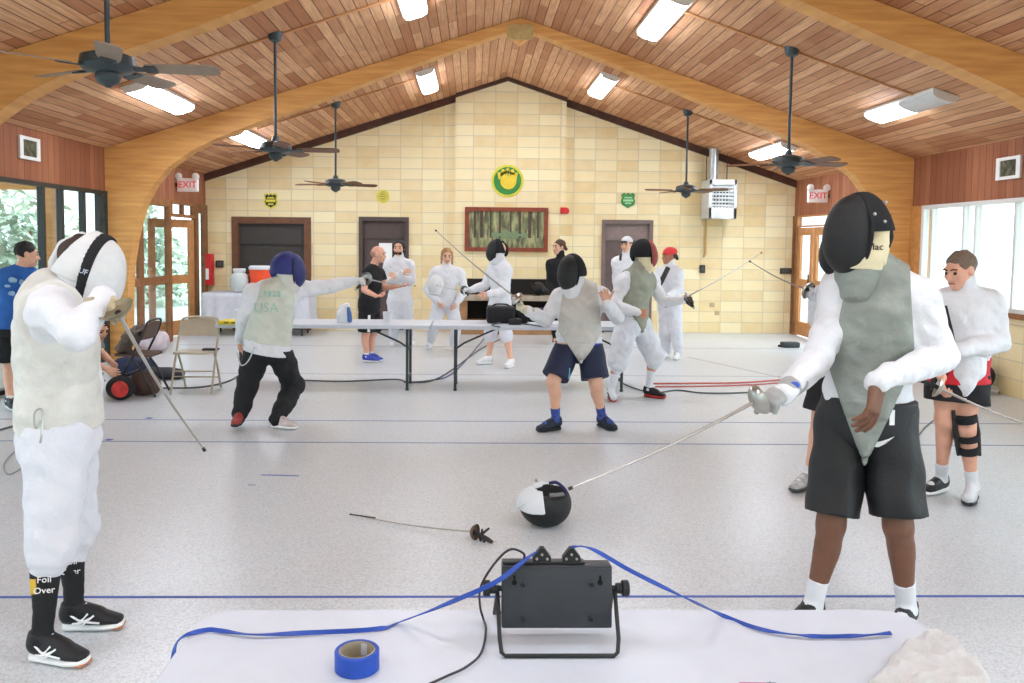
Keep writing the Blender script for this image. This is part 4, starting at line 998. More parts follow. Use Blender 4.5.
def mask(B, root, h, front=M_blackmesh, shell=M_blackcloth, bib=M_cream, bib2=None, band=None, small=False, tongue=True, bib_len=.20, back=None, full=False, side=-.045):
    """fencing mask: domed wire front, trim, padded back, bib under the chin and tongue behind the head"""
    c = B.sc; H = B.hp; f = B.hf; u = B.hu; l = B.hl
    A = Sdf(.03); A.ell(H(0, .030, -.010), npv((.106, .128, .158))*c, B.HR); A.ell(H(0, .055, -.065), npv((.082, .102, .105))*c, B.HR, .05)
    A.cut(H(0, .052, 0), -nrm(f + u*.10)); m = sdf_obj('mask', A, h, front, root, 40)
    S = Sdf(.02); S.ell(H(0, .000, .016), npv((.110, .132, .140))*c, B.HR); S.ell(H(0, -.02, -.02), npv((.107, .10, .10))*c, B.HR, .03)
    S.cut(H(0, .056, 0), nrm(f + u*.10)); S.cut(H(0, 0, side), -u)
    if not full: S.cut(H(0, -.075, 0), -nrm(f - u*.35))
    else: S.ell(H(0, -.055, .0), npv((.098, .085, .118))*c, B.HR, .03)
    sdf_obj('mask_shell', S, h, shell, m, 40)
    T = Sdf(.004); ring = []
    n0 = nrm(f + u*.10); o = H(0, .052, -.012); uu = perp(u, n0)
    for k in range(25):
        a = 2*PI*k/24; e = npv((0.109*math.cos(a), 0.150*math.sin(a))); e[1] = e[1] if e[1] > 0 else e[1]*1.08
        ring.append(o + (l*e[0] + uu*e[1])*c)
    T.chain(ring, [.008*c]*25, .004); sdf_obj('mask_trim', T, min(h, .005) if h < .009 else h*.7, band or M_blackcloth, m)
    D_ = Sdf(.02)
    D_.loft([(H(0, -.020, side + .03), l, f, .104*c, .068*c), (H(0, -.012, -.045), l, f, .106*c, .072*c), (H(0, .02, -.10), l, f, .103*c, .10*c), (H(0, .030, -.16), l, f, .092*c, .088*c), (H(0, .036, -.07 - bib_len), l, f, .070*c, .055*c)], .02)
    D_.cut(H(0, 0, side + .015), u); D_.cut(H(0, .050, 0), nrm(f*1.0 + u*.55)); D_.folds(.003, 50, u, 3)
    D_.cut(H(0, 0, -.06 - bib_len), -u)
    if bib2: D_.cut(H(0, 0, -.155), -nrm(u - f*.12))
    sdf_obj('bib', D_, h, bib, m, 40)
    if bib2:
        E = Sdf(.02); E.loft([(H(0, .020, -.13), l, f, .095*c, .088*c), (H(0, .024, -.18), l, f, .088*c, .080*c), (H(0, .03, -.25), l, f, .070*c, .056*c)], .02)
        E.cut(H(0, 0, -.150), nrm(u - f*.12)); E.folds(.005, 50, u, 6); sdf_obj('bib_lame', E, h, bib2, m, 40)
    if tongue:
        E = Sdf(.01); E.chain([H(0, -.06, .11), H(0, -.118, .05), H(0, -.128, -.03), H(0, -.11, -.07)], [.022*c]*4, .01)
        sdf_obj('head_tongue', E, max(h, .006), shell, m)
    return m
def hair(B, root, mat, h, style='short', name='hair'):
    c = B.sc; H = B.hp; S = Sdf(.03)
    S.ell(H(0, -.022, .036), npv((.084, .100, .094))*c, B.HR)
    if style == 'short':
        S.cut(H(0, .058, .045), nrm(B.hf*1 - B.hu*.75)); S.cut(H(0, -.02, -.035), nrm(-B.hu + B.hf*.35))
    elif style == 'long':
        S.loft([(H(0, -.03, .02), B.hl, B.hf, .092*c, .085*c), (H(0, -.045, -.08), B.hl, B.hf, .098*c, .065*c), (H(0, -.05, -.15), B.hl, B.hf, .085*c, .05*c)], .03)
        S.cut(H(0, .045, .03), nrm(B.hf*1 - B.hu*.45)); S.sub(H(0, .09, -.04), npv((.062, .09, .10))*c, B.HR)
    elif style == 'tied':
        S.cut(H(0, .058, .045), nrm(B.hf*1 - B.hu*.75)); S.cut(H(0, -.02, -.045), nrm(-B.hu + B.hf*.2)); S.cap(H(0, -.11, .0), H(0, -.135, -.03), .035*c, .03*c, .02)
    elif style == 'bald':
        S = Sdf(.02); S.ell(H(0, -.03, .0), npv((.082, .090, .07))*c, B.HR); S.cut(H(0, .0, 0), B.hf); S.cut(H(0, 0, .03), B.hu); S.cut(H(0, 0, -.045), -B.hu)
    S.folds(.006, 60, B.hu, 4)
    return sdf_obj(name, S, h, mat, root)
def eyes(B, root, beard=None):
    c = B.sc; w = MB()
    for x in (-1, 1): MB().ell(V(B.hp(x*.033, .0795, -.002)), .0125*c, 10, 8).out('eye', M_eye, root)
    for x in (-1, 1): MB().tube([V(B.hp(x*.016, .095, .022)), V(B.hp(x*.035, .093, .029)), V(B.hp(x*.054, .080, .022))], .0055*c, 6).out('eyebrow', M_brow, root)
    MB().tube([V(B.hp(-.026, .088, -.070)), V(B.hp(0, .0975, -.067)), V(B.hp(.026, .088, -.070))], .0065*c, 6).out('mouth', M_lip, root)
M_eye = plain('eye_dark', (52, 40, 34), .3); M_brow = plain('brow_brown', (92, 66, 48), .8); M_lip = plain('lip', (178, 104, 92), .5)
def foil(name, lab, g, dr, up=(0, 0, 1), L=.9, thick=1.0, group=None, guard_mat=None, grip_dir=None, lame=False, grip=.13, tip=True, guard_r=.062):
    """foil: g = centre of the guard, dr = the way the blade points"""
    g = V(g); dr = V(dr).normalized(); t = thing(name, lab, 'foil', g, group)
    u = V(up); u = (u - dr*u.dot(dr)).normalized()
    pts = [g + dr*(L*k/12) - u*(.014*math.sin(PI*k/12)) for k in range(13)]
    MB().tube(pts, [(.0048 - .0026*k/12)*thick for k in range(13)], 6).out('blade', M_steel, t)
    if tip: MB().tube([pts[-1], pts[-1] + dr*.016], .0045*thick, 8).out('point', M_grip, t)
    MB().lathe([(.006, .006), (guard_r*.55, .002), (guard_r*.85, -.010), (guard_r, -.026), (guard_r*.97, -.026), (guard_r*.8, -.012), (.006, -.004)], g, dr, 22).out('guard', guard_mat or M_guard, t)
    gd = V(grip_dir).normalized() if grip_dir is not None else -dr
    w = MB(); a = g - dr*.004
    w.tube([a, a + gd*grip*.35, a + gd*grip*.7 - u*.004, a + gd*grip - u*.012], [.0125, .014, .013, .011], 8)
    w.tube([a + gd*.04, a + gd*.05 - u*.035], [.008, .006], 6); w.tube([a + gd*.055 + u*.0, a + gd*.062 + u*.04], [.008, .006], 6)
    w.out('grip', M_grip, t)
    MB().ell(a + gd*(grip + .006) - u*.012, .014, 10, 8).out('pommel', M_guard, t)
    return t
def fist(B, sd, dirv, palm): return dict(dir=dirv, palm=palm, curl=1.0, spread=.02, thumb=.9)
def glove(B, root, sd, mat, pose, h=.0045, cuff=.10):
    d = B.handsdf(sd, .0035, pose); wr, el = B.J['wr' + sd], B.J['el' + sd]; fo = nrm(wr - el)
    d.chain([wr - fo*cuff, wr - fo*.03, wr + fo*.01], [.048*B.sc, .041*B.sc, .032*B.sc], .02)
    return sdf_obj('glove', d, h, mat, root)
def pix(Y0, **kw):
    """joints given where they are seen, each with its own depth beside the person's"""
    return {k: npv(at(v[0], v[1], Y0 + (v[2] if len(v) > 2 else 0))) for k, v in kw.items()}
def feet(J, **kw):
    """ankles and toes from where the soles touch the floor"""
    for k, v in kw.items():
        p = npv(on(v[0], v[1])); J[k] = p + npv((0, 0, v[2] if len(v) > 2 else (.085 if k.startswith('an') else .03)))
    return J
def report(nm, J):
    L = lambda a, b: round(float(np.linalg.norm(npv(J[a]) - npv(J[b]))), 2)
    print('LIMBS', nm, 'torso', L('pel', 'neck'), 'sh', L('shL', 'shR'), 'uaL', L('shL', 'elL'), 'faL', L('elL', 'wrL'), 'uaR', L('shR', 'elR'), 'faR', L('elR', 'wrR'), 'thL', L('hipL', 'knL'), 'shinL', L('knL', 'anL'), 'thR', L('hipR', 'knR'), 'shinR', L('knR', 'anR'), 'head', L('neck', 'head'), 'pelz', round(float(J['pel'][2]), 2), 'feet', [round(float(x), 2) for x in J['anL']], [round(float(x), 2) for x in J['anR']])
def root_of(lab, J, group=None):
    p = (npv(J['anL']) + npv(J['anR']))/2; return thing('person', lab, 'person', (p[0], p[1], 0), group)
def patch(B, root, name, body, size, mat, c, n, up=(0, 0, 1)):
    """lettering lying on cloth at point c facing n"""
    n = V(n).normalized(); ux = V(up).cross(n).normalized(); uy = n.cross(ux)
    return text_mesh(name, body, size, mat, root, V(c), ux, uy, .003)
# ================================================================== the people
M_trblk = plain('trainer_black', (24, 24, 26), .5, var=.06); M_solew = plain('sole_white', (236, 236, 234), .5, var=.02); M_gum = plain('sole_gum', (196, 122, 82), .5)
M_sockw = plain('sock_white', (216, 218, 222), .85, var=.02); M_sockb = plain('sock_black', (26, 26, 28), .8)
M_stripe = plain('stripe_white', (240, 240, 240), .6, var=.01)
# ---- the big fencer at the right
Y = 3.45
J = pix(Y, pel=(866, 412, .02), neck=(876, 268, .0), head=(862, 231, -.05), shL=(917, 298, -.06), shR=(842, 293, .08), elL=(944, 356, -.13), wrL=(877, 381, -.30), elR=(818, 362, -.05), wrR=(783, 393, -.22),
        hipL=(890, 424, -.02), hipR=(842, 424, .06), knL=(898, 526, -.10), knR=(831, 524, -.02))
feet(J, anL=(906, 628), anR=(812, 626), toeL=(893, 652), toeR=(784, 640))
report('right fencer', J)
B = Body(J, (-.4, -1, 0), hfwd=(-.955, -.29, -.05), sc=1.04)
r = root_of('fencer at right with black mask, grey-green lamé vest and black shorts', J)
handL = dict(dir=nrm(npv((-.16, -.15, -1))), palm=(-.65, .70, 0), curl=[.22, .3, .34, .36], spread=.10, thumb=.15, size=1.28)
B.body(r, M_skin_d, .009, hands='L', face=False, fingers=dict(L=handL))
B.jacket(r, M_jack, .0065, o=.017, hem=.0, fold=.009)
B.lame(r, M_lame_g, .0065, o=.036, tail=.18, vslope=.36)
shorts_o = B.shorts(r, plain('nylon_black', (27, 28, 29), .55, var=.06, bump=.2), .008, o=.026, t=.90, flare=.010, top=.07, wo=.028, fold=.010)
mk = mask(B, r, .0055, bib=M_cream, bib2=M_lame_g, bib_len=.15, side=-.002)
for x, z in ((.5, .05), (.52, .115), (-.5, .05)):
    pass
for ang, z in ((1.25, .065), (1.75, .11), (1.7, .035)):
    q = B.hp(.118*math.sin(ang), .10*math.cos(ang) + .01, z); MB().ell(V(q), .007, 10, 8).out('snap', M_snap, mk)
q, n_ = snap(bpy.data.objects['bib'], 875, 247, .002); patch(B, mk, 'bib_lettering', 'Mac', .040, plain('ink', (70, 66, 54), .7), q, n_)
gp = dict(dir=nrm(npv((-.85, -.45, -.25))), palm=(.1, .5, -1), curl=1.0, spread=.02, thumb=.9)
glove(B, r, 'R', plain('glove_grey', (172, 172, 168), .7, var=.12, scale=12), gp, .005)
g0 = V(B.grip_point('R', gp)); tgt = at(588, 480, g0.y - .22)
foil('foil', 'foil held low by the fencer in black shorts, pointing at the mask on the floor', V(at(754, 402, g0.y - .05)), tgt - V(at(754, 402, g0.y - .05)), L=.80, thick=1.5, grip_dir=(g0 - V(at(754, 402, g0.y - .05))))
MB().ell(V(lerp(J['elR'], J['wrR'], .80)) + V((0, -.042, .012)), (.022, .006, .016)).out('cuff_logo', plain('logo_blue', (58, 88, 186), .5), r)
for sd in 'LR':
    B.sock(r, sd, M_sockw, .008, .66); B.shoe(r, sd, M_trblk, M_solew, .007)
# tick mark and side stripe on the shorts
decal(shorts_o, 'tick_logo', [(870.5, 437.5), (872.5, 441), (877, 442), (885, 440), (894, 436.5), (885.5, 443), (878.5, 446.5), (873.5, 446), (871, 442)], M_stripe, r)
decal(shorts_o, 'drawstring', [(889.5, 410), (894.5, 410), (894, 425), (889, 425)], M_stripe, r)

# ---- the big fencer at the left
Y = 3.3
J = pix(Y, pel=(60, 425, .06), neck=(52, 287, .02), head=(86, 268, .02), shR=(52, 309, -.15), shL=(62, 302, .19), elR=(76, 334, -.40), wrR=(103, 298, -.24), elL=(84, 368, .30), wrL=(92, 404, .12),
        hipR=(56, 437, -.04), hipL=(66, 437, .15), knR=(52, 538, -.06), knL=(74, 528, .24))
feet(J, anR=(42, 660), anL=(74, 629), toeR=(84, 666), toeL=(112, 628))
report('left fencer', J)
B = Body(J, (1, .1, 0), hfwd=(.92, -.05, -.38), sc=.99, fat=1.06)
r = root_of('fencer at left in white mask with black band, pale vest and white breeches', J)
handL = dict(dir=(-.15, -.35, -.9), palm=(-1, .2, 0), curl=.5)
B.body(r, M_skin_l, .009, hands='L', face=False, fingers=dict(L=handL))
B.jacket(r, M_jack, .0065, o=.02, hem=-.06, fold=.009)
B.lame(r, M_lame_w, .0065, o=.042, collar=True, seed=9)
B.breeches(r, M_jack2, .007, o=.030, below=.10, wide=1.0, top=.05, fold=.009)
M_wmesh = plain('mask_mesh_white', (216, 217, 216), .6, var=.03, scale=30, bump=.4, bscale=220)
mk = mask(B, r, .0055, front=M_wmesh, shell=plain('mask_white_shell', (214, 214, 212), .7, var=.03), bib=M_bibwhite, bib_len=.17, band=M_blackcloth)
n0 = nrm(B.hf + B.hu*.10); S = Sdf(.01)
S.ell(B.hp(0, .020, .002), npv((.1135, .150, .158))*B.sc, B.HR); S.ell(B.hp(0, .055, -.065), npv((.0835, .104, .106))*B.sc, B.HR, .05)
S.cut(B.hp(0, .032, 0), -n0); S.cut(B.hp(0, .070, 0), n0); sdf_obj('mask_band', S, .0055, M_blackcloth, mk, 40)
w = MB()
q = B.hp(-.116, .05, .01)
patch(B, mk, 'band_logo', 'UF', .030, plain('logo_pale', (196, 206, 222), .5), q, -B.hl + B.hf*.1, B.hu)
hair(B, r, plain('hair_dark', (62, 46, 38), .8), .007, 'short')
gp = dict(dir=nrm(npv((.55, .25, -.35))), palm=(.3, -.2, -1), curl=1.0, spread=.02, thumb=.9)
gp = dict(dir=nrm(npv((.75, .1, -.45))), palm=(-.35, -.5, -.6), curl=1.0, spread=.02, thumb=.9)
glove(B, r, 'R', plain('glove_tan', (196, 182, 150), .7, var=.2, scale=22), gp, .005, .06)
g0 = V(at(119, 314, Y - .32)); tgt = V(at(203, 448, Y - .02))
foil('foil', 'foil held by the white-masked fencer at left, blade slanting down to the right', g0, tgt - g0, L=(tgt - g0).length, thick=1.5, grip_dir=V(B.grip_point('R', gp)) - g0, guard_mat=plain('guard_bronze', (150, 138, 110), .35, .7), guard_r=.064)
M_yel2 = plain('sock_gold', (216, 176, 60), .7)
for sd in 'RL':
    so = B.sock(r, sd, M_sockb, .007, .12)
    kn, an = J['kn' + sd], J['an' + sd]; L = an - kn
    sx = lerp(kn, an, .36)
    patch(B, so, 'sock_lettering', 'Foil', .036, M_stripe, sx + npv((.012, -.055, 0)), (.25, -1, 0)); patch(B, so, 'sock_lettering', 'Over', .036, M_stripe, sx + npv((.012, -.057, -.042)), (.25, -1, 0))
    d = Sdf(.01); m_ = lerp(kn, an, .36)
    if sd == 'R': decal(so, 'sock_patch', [(30.5, 579), (36, 579), (36.5, 594), (31.5, 594)], M_yel2, so)
    sh, Q = B.shoe(r, sd, M_trblk, M_solew, .006)
    w = MB(); s = -1
    def sp(x, z, y=.052): return V(Q(x, y, z))
    w = MB()
    for pts in ([(.06, .075), (.10, .055), (.14, .045), (.185, .04)], [(.09, .035), (.12, .06), (.135, .078)], [(.115, .033), (.145, .058), (.16, .07)], [(.075, .04), (.11, .043), (.15, .062)]):
        w = MB(); w.tube([sp(x, z, .038 + .010*(z < .06)) for x, z in pts], .0042, 6)
        w.out('shoe_stripe', M_stripe, sh)
    w = MB(); w.rbox(V(Q(.225, 0, .010)), (.085, .07, .014), .006, Matrix.Rotation(math.atan2(Q(1, 0, 0)[1] - Q(0, 0, 0)[1], Q(1, 0, 0)[0] - Q(0, 0, 0)[0]), 3, 'Z')); w.out('toe_sole', M_gum, sh)
# clip of the body cord at the hip
c = at(41, 420, Y - .18)
w = MB(); w.tube(smooth_path([c, c + V((-.012, -.01, -.03)), c + V((-.02, -.01, -.01)), c + V((-.022, 0, .03)), c + V((.0, .01, .035)), c + V((.006, -.01, -.05)), c + V((0, -.01, -.085))], 5), .0045, 6); w.out('cord_clip', M_steel, r)

# ---- the fencer in the middle
Y = 7.3
J = pix(Y, pel=(579, 342, 0), neck=(580, 287, 0), head=(573, 271, -.06), shL=(600, 295, -.02), shR=(560, 297, .02), elL=(617, 318, -.12), wrL=(607, 303, -.34), elR=(546, 320, .02), wrR=(526, 310, -.16),
        hipL=(590, 347), hipR=(568, 347), knL=(596, 384, -.1), knR=(553, 382, -.14))
feet(J, anL=(602, 427), anR=(556, 430), toeL=(619, 433), toeR=(534, 433))
report('middle', J)
B = Body(J, (-.3, -1, 0), hfwd=(-.72, -.70, -.05), sc=1.0, fat=1.16)
r = root_of('fencer in silver vest and navy shorts, arms out, centre of the hall', J)
hl = dict(dir=(-.35, -.2, 1), palm=(-.3, -1, .1), curl=.35, spread=.15, thumb=.2)
B.body(r, M_skin_l, .010, hands='L', face=False, fingers=dict(L=hl))
B.jacket(r, M_jack, .009, o=.018, fold=.008); B.lame(r, M_lame_s, .009, o=.042, tail=.16, vslope=.62)
B.shorts(r, plain('shorts_navy', (32, 40, 66), .7, var=.06), .010, o=.030, t=.86, top=-.01, flare=.016, fold=.004)
M_teal = plain('panel_lightblue', (112, 176, 206), .6)
w = MB(); a = V(lerp(J['hipR'], J['knR'], .55)) + V((.10, -.05, 0)); w.rbox(V(lerp(J['hipR'], J['knR'], .72)) + V((.085, -.07, 0)), (.04, .02, .10), .008); w.out('shorts_panel', M_teal, r)
d = Sdf(.02); p = J['pel']; d.loft([(p + npv((0, 0, .06)), B.hlat, B.hfw, .198, .155), (p - npv((0, 0, .015)), B.hlat, B.hfw, .196, .155)], .02); d.cut(p + B.hlat*.115, -B.hlat); d.cut(p + npv((0, 0, .07)), (0, 0, 1)); d.cut(p - npv((0, 0, .02)), (0, 0, -1))
sdf_obj('waistband', d, .009, plain('waist_blue', (58, 84, 196), .6), r)
mask(B, r, .008, bib=M_bibwhite, bib2=None, bib_len=.18)
gp = dict(dir=nrm(npv((-.8, -.3, .4))), palm=(.4, -.6, .6), curl=1.0, thumb=.9)
glove(B, r, 'R', plain('glove_cream', (222, 214, 186), .7, var=.15, scale=18), gp, .006, .06)
g0 = V(at(515, 297, Y - .25)); foil('foil', 'foil raised by the silver-vested fencer in the centre, blade up to the left', g0, V(at(440, 234, Y - .5)) - g0, L=.9, thick=1.4, grip_dir=V(B.grip_point('R', gp)) - g0)
M_sblue = plain('sock_blue', (70, 92, 170), .8, var=.2, scale=40); M_shnavy = plain('trainer_navy', (32, 38, 52), .6)
for sd in 'LR': B.sock(r, sd, M_sblue, .008, .66); B.shoe(r, sd, M_shnavy, plain('sole_black', (30, 32, 36), .6), .008)

# ---- lunging fencer seen from behind
Y = 7.3
J = pix(Y, pel=(267, 342, 0), neck=(277, 286, 0), head=(287, 269, .02), shL=(254, 293, -.04), shR=(294, 290, .10), elL=(244, 318, .02), wrL=(240, 340, .22), elR=(326, 287, .22), wrR=(353, 281, .34),
        hipL=(258, 349), hipR=(277, 349), knL=(248, 384, .10), knR=(294, 386, .26))
feet(J, anL=(240, 427, .12), anR=(277, 428), toeL=(234, 433, .02), toeR=(298, 430))
report('lunge', J)
B = Body(J, (.25, 1, 0), hfwd=(.96, .25, -.05), sc=1.0, fat=1.06)
r = root_of('fencer seen from behind in blue mask and black trousers, arm stretched right', J)
B.body(r, M_skin_l, .010, hands='L', face=False)
B.jacket(r, M_jack, .009, o=.024, tail=.10, fold=.008); lm = B.lame(r, plain('lame_greenwhite', (208, 212, 198), .6, .08, var=.06, scale=9, bump=.3, bscale=110), .009, o=.044)
B.breeches(r, plain('trousers_black', (27, 27, 29), .8, var=.08), .010, o=.024, below=.40, top=-.04, wide=1.2, fold=.010)
mask(B, r, .008, front=plain('mask_navy', (40, 46, 106), .5, bump=.4, bscale=220), shell=plain('mask_navy_shell', (44, 50, 116), .6), full=True, bib=M_lame_w, bib_len=.14, band=plain('trim_navy', (26, 30, 60), .6))
M_glet = plain('letter_green', (166, 198, 182), .7)
bk = lerp(J['pel'], J['neck'], .70) - B.fwd*.160
q, n_ = snap(lm, 266, 308, .004); patch(B, lm, 'back_lettering', 'USA', .115, M_glet, q, n_)
for x in (259, 263.5, 268, 272.5, 277): decal(lm, 'back_mark', [(x, 291), (x + 3.4, 291), (x + 3.4, 297), (x, 297)], M_glet, lm)
gp = dict(dir=nrm(npv((.9, .3, 0))), palm=(.2, -.6, -.6), curl=1.0, thumb=.9)
glove(B, r, 'R', plain('glove_white', (226, 228, 226), .7, var=.05), gp, .006, .07)
g0 = V(at(368, 279, Y + .36)); foil('foil', 'foil at the end of the outstretched arm of the blue-masked fencer', g0, V(at(402, 284, Y + .9)) - g0, L=.85, thick=1.5, grip_dir=V(B.grip_point('R', gp)) - g0)
for sd in 'LR': B.sock(r, sd, M_sockw, .009, .7); B.shoe(r, sd, plain('trainer_redwhite', (222, 208, 204), .6, var=.2, scale=12) if sd == 'R' else plain('trainer_red', (170, 66, 62), .6, var=.15), M_solew if sd == 'R' else plain('sole_dark', (50, 46, 46), .6), .008)
w = MB(); c0 = V(J['pel']) + V((-.06, -.18, -.02)); w.tube(smooth_path([c0, c0 + V((-.05, -.03, -.12)), c0 + V((-.12, 0, -.16)), c0 + V((-.16, .03, -.06))], 6), .006, 6); w.out('body_cord', plain('cord_clear', (190, 196, 190), .4), r)

# ---- fencer in grey-green vest, back half turned, right of centre
Y = 8.75
J = pix(Y, pel=(632, 319, 0), neck=(637, 272, 0), head=(643, 253, .02), shR=(623, 281, -.08), shL=(651, 280, .13), elR=(614, 306, -.16), wrR=(637, 312, -.28), elL=(663, 302, .10), wrL=(683, 300, .0),
        hipR=(627, 325, -.06), hipL=(640, 325, .08), knR=(618, 360, -.05), knL=(655, 356, .10))
feet(J, anR=(611, 399), anL=(648, 397), toeR=(616, 407), toeL=(664, 399))
report('lame back', J)
B = Body(J, (.85, -.5, 0), hfwd=(.97, .18, 0), sc=.99)
r = root_of('fencer in grey-green vest and white breeches with a black and red mask', J)
B.body(r, plain('skin_tan', (206, 146, 112), .5, var=.05), .010, hands='R', face=False, fingers=dict(R=dict(dir=(1, -.1, -.1), palm=(0, 1, 0), curl=.7)))
B.jacket(r, M_jack, .009, o=.018, fold=.008); B.lame(r, plain('lame_olive', (156, 160, 142), .6, .1, var=.08, scale=9, bump=.3, bscale=110), .009, o=.036, tail=.12, vslope=.6)
B.breeches(r, M_jack2, .010, o=.034, below=.10, top=.03, wide=1.2, fold=.012)
mask(B, r, .008, front=plain('mask_redmesh', (150, 58, 50), .5, bump=.4, bscale=220), bib=M_cream, bib_len=.16, full=True)
gp = dict(dir=nrm(npv((.85, -.2, .1))), palm=(-.2, -.6, -.7), curl=1.0, thumb=.9)
glove(B, r, 'L', plain('glove_dark', (84, 76, 74), .7, var=.15), gp, .006, .05)
g0 = V(at(689, 296, Y)); foil('foil', 'foil held up toward the right wall by the red and black masked fencer', g0, V(at(746, 262, Y - .35)) - g0, L=.88, thick=1.5, grip_dir=V(B.grip_point('L', gp)) - g0)
for sd in 'LR':
    B.sock(r, sd, M_sockw, .008, .45); B.shoe(r, sd, plain('trainer_blackred', (34, 26, 28), .5), plain('sole_red', (186, 52, 44), .5), .008)
    w = MB(); p = lerp(J['kn' + sd], J['an' + sd], .25); ax = nrm(J['an' + sd] - J['kn' + sd]); w.lathe([(.062, -.018), (.066, -.01), (.066, .01), (.062, .018)], V(p), V(ax), 20)
    if sd == 'L': w.out('knee_band', M_blackcloth, r)

# ---- person behind the big right fencer
Y = 5.5
J = pix(Y, pel=(833, 366, .1), neck=(840, 272, .05), head=(843, 250, 0), shR=(838, 291, .25), shL=(832, 291, -.12), elL=(822, 328, -.2), wrL=(817, 352, -.42), elR=(819, 322, .22), wrR=(815, 300, -.0),
        hipR=(836, 374, .2), hipL=(828, 374, 0), knR=(838, 432, .25), knL=(818, 436, -.02))
feet(J, anL=(808, 488), anR=(832, 497), toeL=(791, 494), toeR=(812, 505))
report('behind', J)
B = Body(J, (-1, -.2, 0), hfwd=(-1, -.1, -.1), sc=.99)
r = root_of('pale-legged fencer in white jacket half hidden behind the big right fencer', J)
B.body(r, M_skin_l, .011, hands='L', face=False)
B.jacket(r, plain('jacket_offwhite', (228, 230, 232), .8, var=.02), .010, o=.022, tail=.04); B.shorts(r, M_blackcloth, .011, o=.03, t=.6, top=-.02)
mask(B, r, .009, bib=M_bibwhite, bib_len=.12)
gp = dict(dir=nrm(npv((-.7, -.3, .5))), palm=(0, -.3, .9), curl=1.0, thumb=.9); glove(B, r, 'R', M_bibwhite, gp, .007, .05)
g0 = V(at(805, 289, Y - .05)); foil('foil', 'thin foil rising left from behind the big right fencer', g0, V(at(751, 262, Y + .25)) - g0, L=.5 and (V(at(751, 262, Y + .25)) - g0).length*1.0, thick=1.2, grip_dir=V(B.grip_point('R', gp)) - g0)
for sd in 'LR': B.sock(r, sd, M_sockw, .009, .75); B.shoe(r, sd, plain('trainer_greywhite', (196, 196, 194), .6, var=.2, scale=20), plain('sole_grey', (70, 70, 70), .6), .008)

# ---- laughing man at the right
Y = 5.28
J = pix(Y, pel=(958, 362, 0), neck=(966, 291, 0), head=(960, 270, -.05), shL=(990, 302, -.04), shR=(943, 303, .04), elL=(1000, 342, -.08), wrL=(957, 350, -.27), elR=(930, 345, .0), wrR=(942, 378, -.30),
        hipL=(969, 370), hipR=(947, 370), knL=(966, 428, -.08), knR=(944, 420, -.02))
feet(J, anL=(972, 500), anR=(941, 492), toeL=(963, 514), toeR=(921, 497))
report('laugh', J)
B = Body(J, (-.45, -1, 0), hfwd=(-.93, -.30, -.26), sc=.97, fat=1.08)
r = root_of('grey-haired smiling man in white fencing jacket with a black knee brace', J)
B.body(r, M_skin_p, .008, hands='LR', fingers=dict(R=dict(dir=(-.2, -.3, -1), palm=(.8, -.4, 0), curl=.7), L=dict(dir=(-1, -.1, -.2), palm=(0, 1, 0), curl=.6)))
jk = B.jacket(r, M_jack, .007, o=.024, tail=.0, hem=.0, fold=.007)
S = Sdf(.03); p = J['pel']; S.loft([(p + npv((0, 0, .12)), B.hlat, B.hfw, .19, .155), (p - npv((0, 0, .05)) + B.hfw*.02, B.hlat, B.hfw, .15, .155), (p - npv((.03, 0, .22)) + B.hfw*.05, B.hlat, B.hfw, .03, .12)], .03); S.cut(p + npv((0, 0, .1)), (0, 0, 1)); S.cut(p, -B.hfw); S.folds(.006, 30, (0, 0, 1), 2)
sdf_obj('jacket_flap', S, .007, M_jack, r)
S = Sdf(.03); S.loft([(p + npv((0, 0, .05)), B.hlat, B.hfw, .192, .150), (p - npv((0, 0, .14)), B.hlat, B.hfw, .206, .158)], .03); S.cut(p - npv((0, 0, .13)), (0, 0, -1)); S.folds(.006, 30, (0, 0, 1), 7)
sdf_obj('shirt_tail', S, .008, plain('shirt_red', (206, 36, 48), .75, var=.05), r)
B.shorts(r, M_blackcloth, .009, o=.040, t=.60, top=-.06, flare=.014)
hair(B, r, plain('hair_greybrown', (122, 104, 88), .8, var=.12, scale=60), .006, 'short'); eyes(B, r)
decal(jk, 'jacket_badge', [(973, 359), (982, 359), (982, 374), (973, 374)], plain('badge_blue', (44, 84, 176), .6, var=.1, scale=40), r)
w = MB(); w.tube([V(at(944, 306, Y - .16)), V(at(950, 330, Y - .19)), V(at(953, 345, Y - .20))], .018, 8); w.out('shoulder_strap', M_blackcloth, r)
# knee brace on his left knee
kn, an, hp_ = J['knL'], J['anL'], J['hipL']; ax = nrm(an - kn); br = thing('knee_brace', None, None, kn); 
bpy.data.objects.remove(br)
for t0, t1 in ((-.09, -.045), (.045, .085), (.13, .175)):
    w = MB(); R0 = .072 if t0 < .1 else .066; w.lathe([(R0 - .004, t0), (R0, t0 + .004), (R0, t1 - .004), (R0 - .004, t1)], V(kn), V(ax), 22); w.out('brace_strap', M_blackcloth, r)
for s in (-1, 1):
    w = MB(); o = V(kn) + V(B.hlat)*.07*s; w.tube([o - V(ax)*.12, o - V(ax)*.04, o + V(ax)*.03, o + V(ax)*.19], [.012, .015, .020, .011], 8); w.out('brace_bar', M_grip, r)
for sd in 'LR': B.sock(r, sd, M_sockw, .008, .70); B.shoe(r, sd, plain('trainer_whiteblack', (206, 208, 206), .5, var=.12, scale=25) if sd == 'L' else M_trblk, M_solew if sd == 'R' else plain('sole_charcoal', (48, 48, 50), .6), .0075, accent=M_grip)
g0 = V(at(941, 389, Y - .36)); foil('foil', 'dark foil held at waist height by the smiling man at right', g0, V(at(1012, 417, Y - .5)) - g0, L=.62, thick=2.0, grip_dir=(-1, .1, .5))

